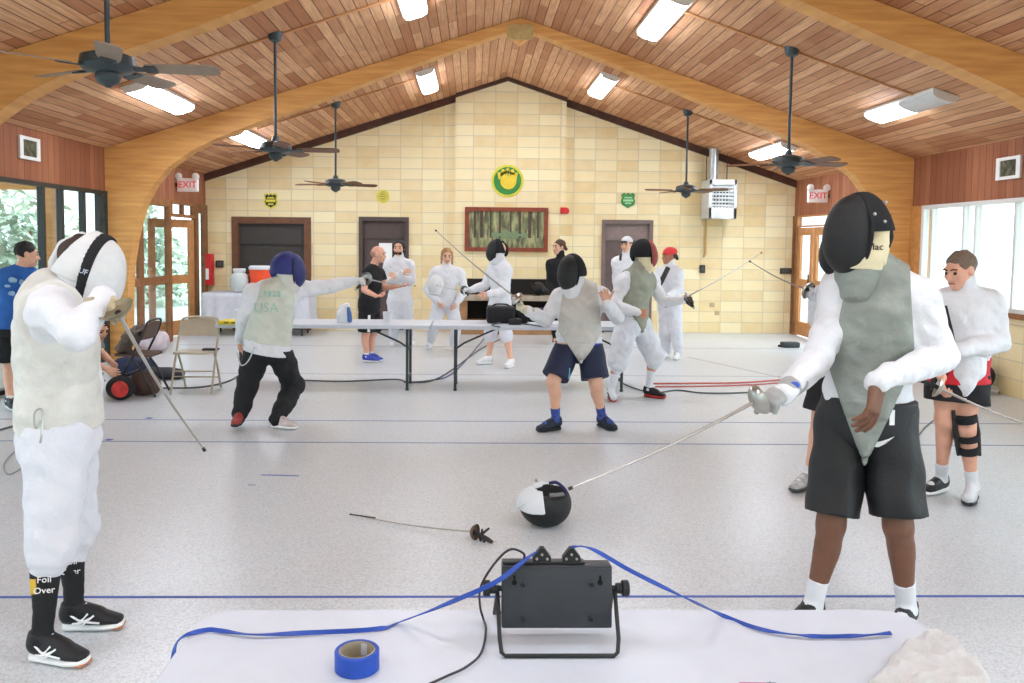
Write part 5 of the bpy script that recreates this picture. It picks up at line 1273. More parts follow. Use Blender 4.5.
# ---- the row of people by the back wall
def simple(lab, Y, sc, fwd, hfwd, joints, ft, skin, jack=None, breech=None, shorts=None, h=.012, fat=1.0, hands='LR', fing=None, shirt=None, shoe_m=None, sole_m=None, sock=None, jt=.06, st=.7, hairm=None, hstyle='short', sock_t=.7, face=True, hup=None, sleeve=.45):
    J = pix(Y, **joints); feet(J, **ft); report(lab[:14], J); B = Body(J, fwd, hfwd=hfwd, sc=sc, fat=fat, hup=hup); r = root_of(lab, J)
    B.body(r, skin, .009, hands=hands, fingers=fing)
    if jack: B.jacket(r, jack, h, o=.022, tail=jt)
    if breech: B.breeches(r, breech[0], h, o=.026, below=breech[1], top=-.0)
    if shorts: B.shorts(r, shorts, h, o=.024, t=st, top=-.02)
    if shirt: B.sleeve_top(r, shirt, h, t=sleeve)
    for sd in 'LR':
        if sock: B.sock(r, sd, sock, h, sock_t)
        if shoe_m: B.shoe(r, sd, shoe_m, sole_m or M_solew, h*.75)
    if hairm: hair(B, r, hairm, .008, hstyle)
    if face: eyes(B, r)
    return B, r, J
M_hairblk = plain('hair_black', (34, 30, 28), .7); M_hairblond = plain('hair_blond', (176, 134, 84), .7, var=.12, scale=50); M_hairbr = plain('hair_brown', (84, 60, 44), .7)
M_shoew = plain('trainer_white', (234, 234, 232), .5, var=.03)
B, r, J = simple('bald man in black polo and black shorts with white stripe, gesturing', 11.4, .95, (1, -.25, 0), (1, -.15, -.1),
    dict(pel=(369, 304), neck=(373, 266), head=(378.5, 254, -.03), shR=(368, 272, -.15), shL=(379, 272, .15), elR=(364, 290, -.25), wrR=(376, 296, -.36), elL=(385, 288, .12), wrL=(399, 286, .0), hipR=(367, 308, -.07), hipL=(372, 308, .08), knR=(366, 333, -.06), knL=(373, 333, .08)),
    dict(anR=(366, 362.5), anL=(371, 361), toeR=(378, 363), toeL=(382, 362)), M_skin_p, shorts=M_blackcloth, st=.95, shirt=M_blackcloth, sleeve=.55, fat=1.05,
    fing=dict(L=dict(dir=(1, -.2, .1), palm=(0, -.3, 1), curl=.2), R=dict(dir=(1, 0, 0), palm=(0, 0, 1), curl=.5)), shoe_m=plain('trainer_blue', (58, 74, 172), .5), sock=M_sockw, sock_t=.85, hairm=plain('hair_stubble', (170, 130, 110), .8), hstyle='bald')
w = MB(); w.ribbon([V(lerp(J['hipR'], J['knR'], t)) + V((.05, -.128 + .02*t, 0)) for t in (.25, .6, .93)], .035, .006, (0, 1, 0)); w.out('side_stripe', M_stripe, r)
B, r, J = simple('dark-haired bearded fencer all in white, arms crossed, at the middle door', 13.0, 1.02, (-.1, -1, 0), (-.15, -1, 0),
    dict(pel=(400, 298), neck=(399, 259), head=(399, 248, -.03), shR=(389, 265), shL=(409, 265), elR=(386, 282, -.05), wrR=(402, 273, -.24), elL=(412, 281, -.05), wrL=(397, 276, -.25), hipR=(395, 301), hipL=(405, 301), knR=(394, 322, -.03), knL=(408, 322, -.03)),
    dict(anR=(393, 345), anL=(410, 344), toeR=(391, 347), toeL=(414, 346)), M_skin_l, jack=M_jack, breech=(M_jack2, .36), shoe_m=M_shoew, sock=M_sockw, sock_t=.5, hairm=M_hairblk, hstyle='long')
S = Sdf(.02); S.ell(B.hp(0, .04, -.075), npv((.058, .06, .045)), B.HR); S.cut(B.hp(0, .03, 0), -B.hf); sdf_obj('beard', S, .008, M_hairblk, r)
B, r, J = simple('blond fencer all in white with a white mask under one arm', 12.6, .98, (.05, -1, 0), (.1, -1, -.15),
    dict(pel=(445, 301), neck=(447, 267), head=(447, 256, -.08), shR=(436, 272), shL=(459, 273), elR=(427, 290, .05), wrR=(437, 302, -.16), elL=(465, 290, .0), wrL=(457, 303, -.16), hipR=(440, 304), hipL=(451, 304), knR=(434, 325, -.05), knL=(456, 325, -.05)),
    dict(anR=(430, 348), anL=(454, 350), toeR=(425, 351), toeL=(455, 353)), M_skin_l, jack=M_jack, breech=(M_jack2, .36), shoe_m=M_shoew, sock=M_sockw, sock_t=.5, hairm=M_hairblond, hstyle='long', jt=.08)
BM = Body({k: v + npv((-.15, -.20, -.42)) if k != 'x' else v for k, v in J.items()}, (.05, -1, 0), hfwd=(-.5, -.8, .2), sc=.92)
t = thing('fencing_mask', 'white fencing mask tucked under the arm of the blond fencer', 'mask', BM.J['head']); mask(BM, t, .010, front=M_wmesh, shell=MATS[('mask_white_shell',)], bib=M_bibwhite, band=M_bibwhite, tongue=False, bib_len=.12)
B, r, J = simple('fencer in white jacket and black mask before the framed picture', 11.2, .99, (-1, -.35, 0), (-1, -.2, 0),
    dict(pel=(500, 304), neck=(501, 262), head=(498, 250, -.03), shR=(493, 270, .16), shL=(506, 270, -.15), elR=(485, 286, .12), wrR=(471, 290, .0), elL=(503, 292, -.24), wrL=(489, 294, -.34), hipR=(497, 308, .08), hipL=(503, 308, -.06), knR=(490, 335, .06), knL=(506, 336, -.08)),
    dict(anR=(489, 364), anL=(511, 367), toeR=(476, 365), toeL=(506, 369)), M_skin_l, jack=M_jack, breech=(M_jack2, .06), shoe_m=M_shoew, sock=None, hands='L', face=False, jt=.1)
mask(B, r, .010, bib=M_bibwhite, bib_len=.14)
gp = dict(dir=(-1, -.1, .1), palm=(0, -.5, -1), curl=1.0, thumb=.9); glove(B, r, 'R', M_bibwhite, gp, .007, .05)
g0 = V(at(463.5, 290, 11.2)); foil('foil', 'foil with dark guard held by the fencer before the framed picture', g0, (-.4, -.9, .12), L=.8, thick=1.2, guard_mat=plain('guard_dark', (70, 76, 70), .4, .6), grip_dir=V(B.grip_point('R', gp)) - g0)
B, r, J = simple('man in black with tied hair standing beside the chimney', 13.6, 1.0, (-.5, -1, 0), (-.95, -.5, 0),
    dict(pel=(562, 298), neck=(561, 258), head=(559, 247, -.03), shR=(551, 264), shL=(571, 264), elR=(550, 282), wrR=(553, 297, -.12), elL=(573, 281), wrL=(572, 297, -.06), hipR=(557, 301), hipL=(566, 301), knR=(556, 322), knL=(567, 322)),
    dict(anR=(556, 343), anL=(568, 343), toeR=(552, 346), toeL=(565, 347)), M_skin_l, jack=M_blackcloth, breech=(M_blackcloth, .38), shoe_m=M_trblk, hairm=M_hairbr, hstyle='tied')
B, r, J = simple('fencer in white with a white backward cap at the right grey-brown door', 13.4, 1.03, (-.3, -1, 0), (-.6, -.8, -.05),
    dict(pel=(625, 297), neck=(626, 256), head=(626.5, 244.5, -.03), shR=(617, 262), shL=(637, 263), elR=(616, 280), wrR=(619, 295, -.1), elL=(638, 280), wrL=(634, 295, -.1), hipR=(620, 300), hipL=(630, 300), knR=(620, 322), knL=(632, 322)),
    dict(anR=(621, 344), anL=(633, 344), toeR=(617, 347), toeL=(630, 348)), M_skin_l, jack=M_jack, breech=(M_jack2, .36), shoe_m=M_shoew, sock=M_sockw, sock_t=.5, hairm=M_hairbr)
S = Sdf(.02); S.ell(B.hp(0, -.02, .05), npv((.090, .108, .085)), B.HR); S.cut(B.hp(0, .0, .035), nrm(-B.hu + B.hf*.0)); cp = sdf_obj('cap', S, .008, M_bibwhite, r)
w = MB(); w.rbox(V(B.hp(0, .080, .046)), (.10, .05, .03), .01, Matrix(B.HR.tolist())); w.out('cap_opening', M_grip, cp)
w = MB(); w.tube(smooth_path([V(B.hp(-.07, .05, -.15)), V(B.hp(-.055, .10, -.19)), V(B.hp(-.045, .12, -.25))], 4), .022, 8); w.out('strap', M_grip, r)
B, r, J = simple('fencer in white with a red bandana near the switch box on the back wall', 11.8, .95, (-.75, -.65, 0), (-1, -.3, 0),
    dict(pel=(670, 304), neck=(671, 267), head=(669, 256, -.03), shR=(662, 272, .1), shL=(678, 273, -.1), elR=(660, 289, .1), wrR=(662, 301, -.15), elL=(680, 290, -.12), wrL=(668, 296, -.28), hipR=(666, 307, .05), hipL=(674, 307, -.05), knR=(665, 330, .04), knL=(676, 331, -.06)),
    dict(anR=(666, 357), anL=(678, 359), toeR=(661, 359), toeL=(674, 361)), plain('skin_medium', (176, 118, 90), .5), jack=M_jack, breech=(M_jack2, .36), shoe_m=M_shoew, sock=M_sockw, sock_t=.5, hairm=M_hairblk, hstyle='tied')
S = Sdf(.02); S.ell(B.hp(0, -.02, .045), npv((.092, .110, .09)), B.HR); S.cut(B.hp(0, .0, .02), nrm(-B.hu - B.hf*.25)); S.folds(.004, 50, (0, 0, 1), 2); sdf_obj('bandana', S, .008, plain('bandana_red', (226, 66, 66), .7, var=.06), r)
w = MB(); w.tube(smooth_path([V(at(668, 268, 11.55)), V(at(664, 276, 11.5)), V(at(660, 284, 11.55))], 5), .035, 8); w.out('shoulder_strap', M_grip, r)
# ---- man in the blue shirt by the left glass
B, r, J = simple('man in blue printed T-shirt and black shorts seen from behind at far left', 8.2, .98, (.35, .9, 0), (.8, .55, -.1),
    dict(pel=(14, 322), neck=(21, 268), head=(27, 254, 0), shL=(0, 278, -.06), shR=(34, 277, .06), elL=(-4, 304, -.03), wrL=(0, 328, .1), elR=(38, 302, .14), wrR=(36, 322, .3), hipL=(7, 327), hipR=(21, 327, .04), knL=(9, 367, .03), knR=(20, 367, .07)),
    dict(anL=(10, 409), anR=(17, 407), toeL=(16, 412), toeR=(26, 409)), M_skin_l, shorts=M_blackcloth, st=.85, shirt=plain('tshirt_blue', (42, 100, 178), .8, var=.08), shoe_m=M_trblk, sock=M_sockw, sock_t=.9, hairm=M_hairblk, h=.010, sleeve=.6)
bk = lerp(J['pel'], J['neck'], .70) - B.fwd*.135
M_pr = plain('print_paleblue', (150, 186, 216), .8, var=.1, scale=30)
random.seed(3)
for k in range(9):
    a = random.uniform(-.13, .13); z = random.uniform(-.09, .07); w = MB(); w.ell(V(bk + B.lat*a + B.up*z + B.fwd*(.0 + .9*a*a)), (random.uniform(.015, .04), .012, random.uniform(.012, .03)), 10, 6); w.out('shirt_print', M_pr, r)
# ---- someone sitting on the floor behind the left fencer
B, r, J = simple('dark-haired person crouching behind the left fencer, reaching for the gear bag', 8.9, .97, (.75, -.5, 0), (.8, -.4, -.35),
    dict(pel=(74, 374), neck=(88, 340), head=(99, 329, -.05), shR=(83, 347, -.16), shL=(96, 346, .14), elR=(92, 362, -.28), wrR=(107, 369, -.36), elL=(101, 352, .10), wrL=(112, 363, -.02), hipR=(71, 378, -.08), hipL=(78, 378, .1), knR=(88, 368, -.5), knL=(94, 368, -.1)),
    dict(anR=(78, 398), anL=(84, 395), toeR=(90, 401), toeL=(96, 398)), M_skin_l, shorts=M_blackcloth, st=.8, shirt=plain('tshirt_grey', (124, 128, 130), .8), shoe_m=M_trblk, hairm=M_hairblk, hstyle='tied', h=.011)
# ================================================================== tables, chairs and kit
M_tab = plain('table_plastic', (198, 203, 211), .38, var=.015, bump=.06, bscale=300); M_leg = plain('table_leg_grey', (66, 70, 70), .45, .4)
def rrect(x0, y0, x1, y1, r, n=7):
    out = []
    for cx, cy, a0 in ((x1 - r, y1 - r, 0), (x0 + r, y1 - r, 90), (x0 + r, y0 + r, 180), (x1 - r, y0 + r, 270)):
        for k in range(n+1): a = math.radians(a0 + 90*k/n); out.append((cx + r*math.cos(a), cy + r*math.sin(a)))
    return out
def table(lab, x0, x1, y0, y1, z=.74, r=.06, group=None, mat=None):
    t = thing('folding_table', lab, 'table', ((x0 + x1)/2, (y0 + y1)/2, 0), group)
    w = MB(); a = rrect(x0, y0, x1, y1, r); b = rrect(x0 + .006, y0 + .006, x1 - .006, y1 - .006, r - .006); n = len(a)
    rings = [[(x, y, z) for x, y in b], [(x, y, z - .006) for x, y in a], [(x, y, z - .042) for x, y in a], [(x, y, z - .045) for x, y in b]]
    vs = [v for q in rings for v in q]; fs = [tuple(range(n))] + [tuple(reversed(range(3*n, 4*n)))]
    for k in range(3): fs += [(k*n+i, (k+1)*n+i, (k+1)*n+(i+1) % n, k*n+(i+1) % n) for i in range(n)]
    w.add(vs, fs).out('tabletop', mat or M_tab, t, None, 30)
    for s, xe in ((1, x0), (-1, x1)):
        x = xe + s*.26
        for y in (y0 + .1, y1 - .1): 
            l = MB(); l.tube([(x, y, z - .045), (x, y, .02)], .0165, 10); l.tube([(x, y, .02), (x, y, .0)], .021, 10); l.out('leg', M_leg, t)
        MB().tube([(x, y0 + .1, .12), (x, y1 - .1, .12)], .012, 8).out('crossbar', M_leg, t)
        MB().tube([(x, y0 + .12, z - .08), (x, y1 - .12, z - .08)], .012, 8).out('crossbar', M_leg, t)
        b = MB(); b.tube([(x, (y0 + y1)/2, z - .30), (x + s*.10, (y0 + y1)/2, z - .23), (x + s*.50, (y0 + y1)/2, z - .05)], .011, 8); b.out('brace', M_leg, t)
        MB().tube([(x, y0 + .1, z - .30), (x, y1 - .1, z - .30)], .011, 8).out('crossbar', M_leg, t)
    return t
# nearest table
TX0, TX1, TY1 = -.655, 1.10, 2.005; TY0 = TY1 - .76; ZT = .74
table('white folding table in the front carrying the black scoring box', TX0, TX1, TY0, TY1, ZT, .09)
# the two tables end to end
TA = (-2.83, -.47, 9.05, 9.72); TB = (-.455, 1.93, 9.05, 9.72)
table('long white folding table with yellow folder, right behind the blue-masked fencer', *TA, .74, .05)
table('long white folding table carrying black equipment bags, behind the central fencer', *TB, .74, .05)

# ---- scoring box on its bent wire stand
M_box = plain('box_charcoal', (48, 51, 55), .45, .2, var=.06, bump=.12, bscale=400); M_blkp = plain('plastic_black', (28, 29, 31), .45)
bc = at(556, 593.5, 1.86); th = -.10
t = thing('scoring_box', 'black fencing scoring box seen from behind on a bent wire stand', 'scoring box', (bc.x, bc.y, ZT))
Rx = Matrix.Rotation(th, 3, 'X'); bw_, bh_, bd_ = .252, .141, .052
def Q(x, y, z): return V(bc) + Rx @ V((x, y, z))
MB().rbox(bc, (bw_, bd_, bh_), .004, Rx).out('housing', M_box, t)
MB().rbox(Q(0, -bd_/2 - .001, -.002), (bw_ - .006, .003, bh_ - .008), .001, Rx).out('back_plate', plain('plate_charcoal', (54, 57, 61), .5, .2, bump=.15, bscale=400), t)
for x in (-.078, .078):
    for z in (-.048, .030):
        w = MB(); w.lathe([(.0065, .0), (.0065, .003), (.004, .0045), (.0035, .003)], Q(x, -bd_/2 - .002, z), Rx @ V((0, -1, 0)), 14); w.out('screw', M_blkp, t)
for x in (-.098, .098):
    w = MB(); w.lathe([(.006, 0), (.006, .0015)], Q(x, -bd_/2 - .0025, .034), Rx @ V((0, -1, 0)), 14); w.prism([(-.0025, 0), (.0025, 0), (.0025, .014), (-.0025, .014)], .0015, Q(x, -bd_/2 - .004, .036), (1, 0, 0), Rx @ V((0, 0, 1)), Rx @ V((0, 1, 0))); w.out('keyhole', plain('hole_black', (12, 12, 12), .9), t)
for s in (-1, 1):
    k = MB(); o = Q(s*bw_/2, 0, .012); k.lathe([(.006, -.004), (.007, .012), (.012, .013), (.012, .026)], o, (s, 0, 0), 14); k.lathe([(.016, .026), (.019, .028), (.019, .040), (.016, .043)], o, (s, 0, 0), 10); k.out('stand_knob', M_blkp, t)
w = MB(); xs = bw_/2 + .010; p0 = Q(-xs, 0, .012); p1 = Q(xs, 0, .012); bz = ZT + .005; by = on(557, 658, ZT).y
pts = [p0, V((p0.x + .004, by + .016, bz + .03)), V((p0.x + .008, by + .003, bz + .006)), V((p0.x + .016, by, bz)), V((p1.x - .016, by, bz)), V((p1.x - .008, by + .003, bz + .006)), V((p1.x - .004, by + .016, bz + .03)), p1]
w.tube(pts, .0048, 8); w.out('wire_stand', M_blkp, t)
w = MB(); q0, q1 = Q(-xs + .002, .012, .012), Q(xs - .002, .012, .012)
w.tube([q0, V((q0.x - .006, q0.y + .07, bc.z - .085)), V((q0.x, q0.y + .10, bz)), V((q1.x, q1.y + .10, bz)), V((q1.x + .006, q1.y + .07, bc.z - .085)), q1], .0042, 8); w.out('wire_prop', M_blkp, t)
MB().rbox(Q(-.03, .0, bh_/2 + .003), (.19, .03, .006), .002, Rx).out('socket_strip', M_blkp, t)
def plug(x, lab):
    o = Q(x, -.006, bh_/2 + .006); pt = thing('cable_plug', lab, 'plug', o, 'three-pin reel cable plugs')
    w = MB(); w.prism([(-.021, 0), (.021, 0), (.021, .010), (.008, .027), (.004, .032), (-.004, .032), (-.008, .027), (-.021, .010)], .016, o + V((0, -.008, 0)), (1, 0, 0), (0, 0, 1), (0, 1, 0)); w.out('plug_body', M_blkp, pt)
    for dx, dz in ((-.012, .008), (.012, .008), (0, .018)):
        w = MB(); w.lathe([(.003, 0), (.003, .003)], o + V((dx, -.008, dz)), (0, -1, 0), 8); w.out('plug_screw', M_steel, pt)
    return o
pl = plug(-.034, 'triangular black plug with blue ribbon cable going left'); pr = plug(.034, 'triangular black plug with blue ribbon cable going right')
M_rib = plain('ribbon_blue', (36, 74, 164), .45, var=.1, scale=25)
def on_t(px, py, lift=.0085): return on(px, py, ZT + lift)
def air(px, py, Yd): return at(px, py, Yd)
pts = [pl + V((-.002, 0, .020)), pl + V((-.022, -.006, .018)), air(499, 580, 1.80), air(456, 600, 1.83), on_t(400, 622), on_t(376, 629), on_t(313, 632.5), on_t(256, 634.5), on_t(222, 631), on_t(206, 630), V((TX0 - .006, on_t(198, 636).y, ZT + .003)), V((TX0 - .012, on_t(190, 643).y, ZT - .03)), V((TX0 - .010, on_t(186, 648).y - .01, ZT - .16))]
pts = smooth_path(pts, 6); n = len(pts)
w = MB(); w.ribbon(pts, .0105, .003, (0, -.6, 1), [.9*math.sin(k*.33) for k in range(n)]); w.out('ribbon_cable', M_rib, None, pts[0])
tag(bpy.data.objects['ribbon_cable'], 'blue ribbon cable running left from the scoring box over the table edge', 'cable')
pts = [pr + V((.002, 0, .022)), pr + V((.006, -.004, .034)), air(592, 549, 1.84), air(633, 572, 1.83), air(688, 599, 1.83), on_t(722, 615), on_t(760, 629), on_t(800, 635), on_t(825, 636.5), on_t(860, 635.5), on_t(891, 633)]
pts = smooth_path(pts, 6); n = len(pts)
w = MB(); w.ribbon(pts, .0095, .003, (0, -.6, 1), [.9*math.sin(k*.4 + 1) for k in range(n)]); o = w.out('ribbon_cable', M_rib, None, pts[0])
tag(o, 'blue ribbon cable running right from the scoring box along the table', 'cable')
w = MB(); w.tube(smooth_path([Q(-.076, .0, bh_/2 + .004), Q(-.076, -.004, bh_/2 + .022), air(510, 549.5, 1.85), air(495, 563, 1.84), air(481, 586, 1.85), air(480, 606, 1.92), on_t(483, 618), on_t(486, 630), on_t(481, 653), on_t(466, 667), on_t(447, 676), on_t(425, 686)], 7), .0028, 7)
o = w.out('power_cord', plain('cord_dark', (46, 42, 52), .5), None, Q(-.076, 0, bh_/2)); tag(o, 'thin black cord curling from the scoring box across the front table', 'cord')
# ---- roll of tape
c = on(354, 679.5, ZT); c.y += .045
t = thing('tape_roll', 'roll of blue painter tape lying on the front table', 'tape roll', c)
def ring(ro, ri, h): return [(ri, 0), (ro - .002, 0), (ro, .002), (ro, h - .002), (ro - .002, h), (ri, h), (ri, 0)]
M_tape = plain('painter_tape', (30, 72, 168), .5, var=.05, scale=40)
w = MB(); w.lathe(ring(.0475, .039, .042), c, (0, 0, 1), 40); w.out('tape', M_tape, t)
w = MB(); w.lathe(ring(.0388, .036, .042), c, (0, 0, 1), 40); w.out('core', plain('core_card', (176, 164, 140), .7, var=.08), t)
w = MB(); w.box(c + V((.012, .034, .024)), (.028, .0016, .026), Matrix.Rotation(-.3, 3, 'Z')); w.out('core_label', plain('label_paleblue', (206, 216, 232), .5), t)
# ---- towel slumped over the table corner
TWC = [on(px, py, ZT) for px, py in ((866, 690), (884, 668), (906, 650), (924, 642), (942, 639), (962, 645), (972, 658), (984, 676), (996, 694), (960, 716), (900, 716))]
tx0, tx1 = min(p.x for p in TWC), max(p.x for p in TWC); ty0, ty1 = min(p.y for p in TWC), max(p.y for p in TWC)
def inside_d(x, y):
    ins = False; best = 9; n = len(TWC)
    for i in range(n):
        a, b_ = TWC[i], TWC[(i + 1) % n]
        if (a.y > y) != (b_.y > y) and x < (b_.x - a.x)*(y - a.y)/(b_.y - a.y) + a.x: ins = not ins
        t = max(0, min(1, ((x - a.x)*(b_.x - a.x) + (y - a.y)*(b_.y - a.y))/((b_.x - a.x)**2 + (b_.y - a.y)**2))); best = min(best, math.hypot(x - a.x - t*(b_.x - a.x), y - a.y - t*(b_.y - a.y)))
    return best if ins else -best
vs = []; fs = []; ix = {}; st = .0042; nx, ny = int((tx1 - tx0)/st) + 1, int((ty1 - ty0)/st) + 1
for i in range(nx + 1):
    for j in range(ny + 1):
        x, y = tx0 + i*st, ty0 + j*st; d = inside_d(x, y) + .012*noise.noise((x*22, y*22, 1))
        if d < 0: continue
        e = min(1, d/.030); e = math.sqrt(1 - (1 - e)**2)
        r1 = 1 - abs(noise.noise((x*9 + y*5, y*7 - x*4, 3.1)))*2.2; r2 = 1 - abs(noise.noise((x*20 - y*9, y*17 + x*6, 7.7)))*2.4; r3 = noise.noise((x*70, y*70, 2))
        over = max(0, x - TX1 + .02)
        z = ZT + .002 + e*(.016 + .020*max(0, r1) + .010*max(0, r2) + .002*r3) - min(over*1.1, .10)
        ix[i, j] = len(vs); vs.append((x, y, z))
top = len(vs)
for (i, j), a in ix.items():
    q = [ix.get(k) for k in ((i, j), (i+1, j), (i+1, j+1), (i, j+1))]
    if None not in q: fs.append(tuple(q))
o = link_mesh('hand_towel', vs, fs, plain('towel_white', (208, 206, 203), .95, var=.04, scale=40, bump=.6, bscale=350, sheen=.3), None, V((1.02, 1.75, ZT)), None)
sm = o.modifiers.new('thick', 'SOLIDIFY'); sm.thickness = .004; sm.offset = -1
tag(o, 'crumpled off-white towel on the right corner of the front table', 'towel')
w = MB(); a, b_ = on_t(738, 684.5, .006), on_t(776, 685, .006); w.tube([a, lerp(a, b_, .06).tolist(), lerp(a, b_, .75).tolist()], [.002, .005, .005], 10); t = thing('marker_pen', 'pink pen lying at the bottom edge of the front table', 'pen', on_t(757, 685, 0))
w.out('pen_barrel', plain('pen_pink', (206, 130, 150), .4), t); w = MB(); w.tube([lerp(a, b_, .75).tolist(), b_], .0052, 10); w.tube([lerp(a, b_, .86).tolist(), (V(lerp(a, b_, .86)) + V((.001, .008, .002)))], .002, 6); w.out('pen_cap', plain('pen_grey', (130, 128, 140), .4), t)

# ---- mask lying on the floor
c = npv(on(546, 531)); c[1] += .10
t = thing('fencing_mask', 'black fencing mask with white bib lying face down on the open floor', 'mask', c)
S = Sdf(.03); S.ell(c + npv((0, 0, .125)), (.150, .135, .127)); S.ell(c + npv((.03, .0, .135)), (.118, .125, .125)); S.cut(c + npv((0, 0, .205)), nrm((.06, -.12, 1))); S.sub(c + npv((.02, .01, .25)), (.112, .098, .13)); sdf_obj('mask', S, .006, M_blackmesh, t, 40)
S = Sdf(.012); S.ell(c + npv((-.004, -.004, .128)), (.162, .147, .136)); S.cut(c + npv((.02, 0, 0)), nrm((1, -.08, .15))); S.cut(c + npv((0, -.10, .125)), nrm((.15, .25, -1))); S.cut(c + npv((0, .02, 0)), (.1, 1, .2)); S.cut(c + npv((0, 0, .232)), nrm((.1, -.1, 1)))
S.sub(c + npv((0, 0, .125)), (.150, .135, .127)); sdf_obj('bib', S, .005, M_bibwhite, t, 40)
S = Sdf(.01); S.loft([(c + npv((-.10, -.085, .165)), (.6, -.3, .1), (.2, .3, 1), .06, .008), (c + npv((-.17, -.07, .125)), (.3, .3, .5), (.2, .3, 1), .03, .006)], .01); S.loft([(c + npv((-.07, -.02, .235)), (1, 0, .2), (0, -.4, 1), .05, .008), (c + npv((-.02, -.05, .262)), (1, 0, 0), (0, -.4, 1), .04, .008)], .01); sdf_obj('bib_flap', S, .005, M_bibwhite, t, 40)
w = MB(); w.tube(smooth_path([c + npv((.03, .05, .235)), c + npv((.07, .03, .245)), c + npv((.115, .0, .215)), c + npv((.135, -.01, .17))], 6), .010, 8); w.out('strap', plain('strap_darkblue', (38, 40, 86), .6), t)
w = MB(); w.tube(smooth_path([c + npv((.02, -.085, .205)), c + npv((.06, -.09, .208)), c + npv((.10, -.05, .20))], 6), .012, 8); w.out('padding', plain('padding_grey', (120, 120, 118), .8), t)
w = MB(); w.ell(V(c + npv((-.05, .02, .262))), .011, 10, 8); w.out('snap', M_snap, t)
# ---- foil lying on the floor
g = V(on(472, 541)) + V((0, .02, .046)); tp = V(on(352, 516.5)) + V((0, 0, .012)); 
t = foil('foil', 'foil lying alone on the open floor, dark grip toward the table', g, tp - g, L=(tp - g).length, thick=1.15, grip_dir=(.75, -.35, -.22), guard_r=.045, guard_mat=plain('guard_brown', (108, 84, 70), .4, .5))
w = MB(); d_ = (tp - g).normalized(); w.tube([tp - d_*.17, tp], .0042, 6); w.out('tip_tape', M_grip, t)
w = MB(); a = g + V((.05, -.02, -.01)); w.tube([a, a + V((.045, .02, .03))], [.009, .006], 7); w.tube([a, a + V((.02, -.03, -.032))], [.010, .008], 7); w.out('grip_prong', M_grip, t)

# ---- tape lines and scraps on the floor
M_line = plain('tape_line_blue', (74, 98, 176), .6, var=.1, scale=3); M_lineg = plain('tape_line_greyblue', (132, 146, 176), .6, var=.1, scale=3)
def strip(p0, p1, w_, lab, mat, nm='floor_tape', grp=None, cat='tape'):
    p0, p1 = V(p0), V(p1); d = (p1 - p0).normalized(); s = V((-d.y, d.x, 0))*w_/2; w = MB(); h = .0012
    q = [p0 - s, p1 - s, p1 + s, p0 + s]; w.add(q + [v + V((0, 0, h)) for v in q], [(3, 2, 1, 0), (4, 5, 6, 7), (0, 1, 5, 4), (1, 2, 6, 5), (2, 3, 7, 6), (3, 0, 4, 7)])
    o = w.out(nm, mat, None, (p0 + p1)/2); tag(o, lab, cat, grp); return o
def fl(px, py): return on(px, py) + V((0, 0, .0003))
strip((-3.2, fl(100, 597.5).y, .0003), (4.2, fl(924, 596).y, .0003), .022, 'long blue tape line just behind the front table', M_line)
strip((XL + .1, fl(512, 443).y, .0003), (XR - .1, fl(512, 443).y - .02, .0003), .026, 'blue-grey tape line in front of the central fencer, nearer of the two', M_lineg)
strip((XL + .1, fl(512, 421.5).y, .0003), (XR - .1, fl(512, 421.5).y, .0003), .024, 'blue-grey tape line under the central fencer, farther of the two', M_lineg)
strip((XL + .3, fl(512, 375).y, .0003), (XR - .3, fl(512, 375).y, .0003), .035, 'faint grey line across the floor behind the long tables', plain('line_faint', (176, 178, 184), .6))
strip((XL + .3, fl(512, 347).y, .0003), (XR - .3, fl(512, 347).y, .0003), .045, 'faint grey line across the floor nearest the back wall', MATS[('line_faint',)])
strip(fl(688, 357), fl(800, 382), .035, 'faint slanting grey line on the floor at right of the red bandana', MATS[('line_faint',)])
strip(fl(261, 475), fl(299, 476), .020, 'longer scrap of blue tape on the open floor', M_line, 'tape_scrap')
strip(fl(248, 485), fl(255.5, 485.2), .018, 'shorter scrap of blue tape on the open floor', M_lineg, 'tape_scrap')
strip(fl(106, 439.5), fl(112, 440), .05, 'tiny blue tape tab on the line beside the left fencer', M_line, 'tape_scrap')
strip(fl(146, 418), fl(152, 418.4), .05, 'tiny blue tape tab on the farther line left of the lunging fencer', M_line, 'tape_scrap')
M_cab = plain('cable_grey', (92, 94, 96), .5); M_cabr = plain('cable_red', (196, 96, 84), .5)
def cable(pts, r, lab, mat, n=7, lift=None, nm='floor_cable', cat='cable'):
    P = smooth_path([fl(*p) + V((0, 0, r)) for p in pts], n); o = MB().tube(P, r, 6).out(nm, mat, None, P[0]); tag(o, lab, cat); return o
cable([(652, 384.5), (700, 384), (740, 383.5), (790, 380)], .010, 'red cable on the floor right of the grey-green vested fencer, farther one', M_cabr)
cable([(655, 387.5), (700, 387), (750, 385.5), (800, 382)], .008, 'red cable on the floor right of the grey-green vested fencer, nearer one', M_cabr)
cable([(662, 393), (678, 391), (700, 393.5), (725, 394), (752, 393)], .009, 'grey cable on the floor leading from the red-soled shoe', M_cab)
cable([(612, 376), (625, 385), (645, 392), (663, 393)], .008, 'grey cable on the floor behind the central fencer', M_cab)
cable([(300, 381), (345, 382), (395, 380), (410, 383), (440, 378), (480, 350), (500, 340)], .009, 'grey cable winding along the floor beneath the two long tables', M_cab)
cable([(404, 383), (430, 381), (455, 372), (485, 338)], .008, 'thin grey cable looping up beneath the right long table', plain('cable_blue', (84, 96, 130), .5))
cable([(120, 392), (160, 389), (200, 388), (228, 382), (245, 372)], .009, 'grey cable on the floor under the tan folding chair', M_cab)
cable([(-8, 433), (10, 428), (24, 424), (40, 419)], .009, 'grey cable on the floor behind the left fencer', M_cab)
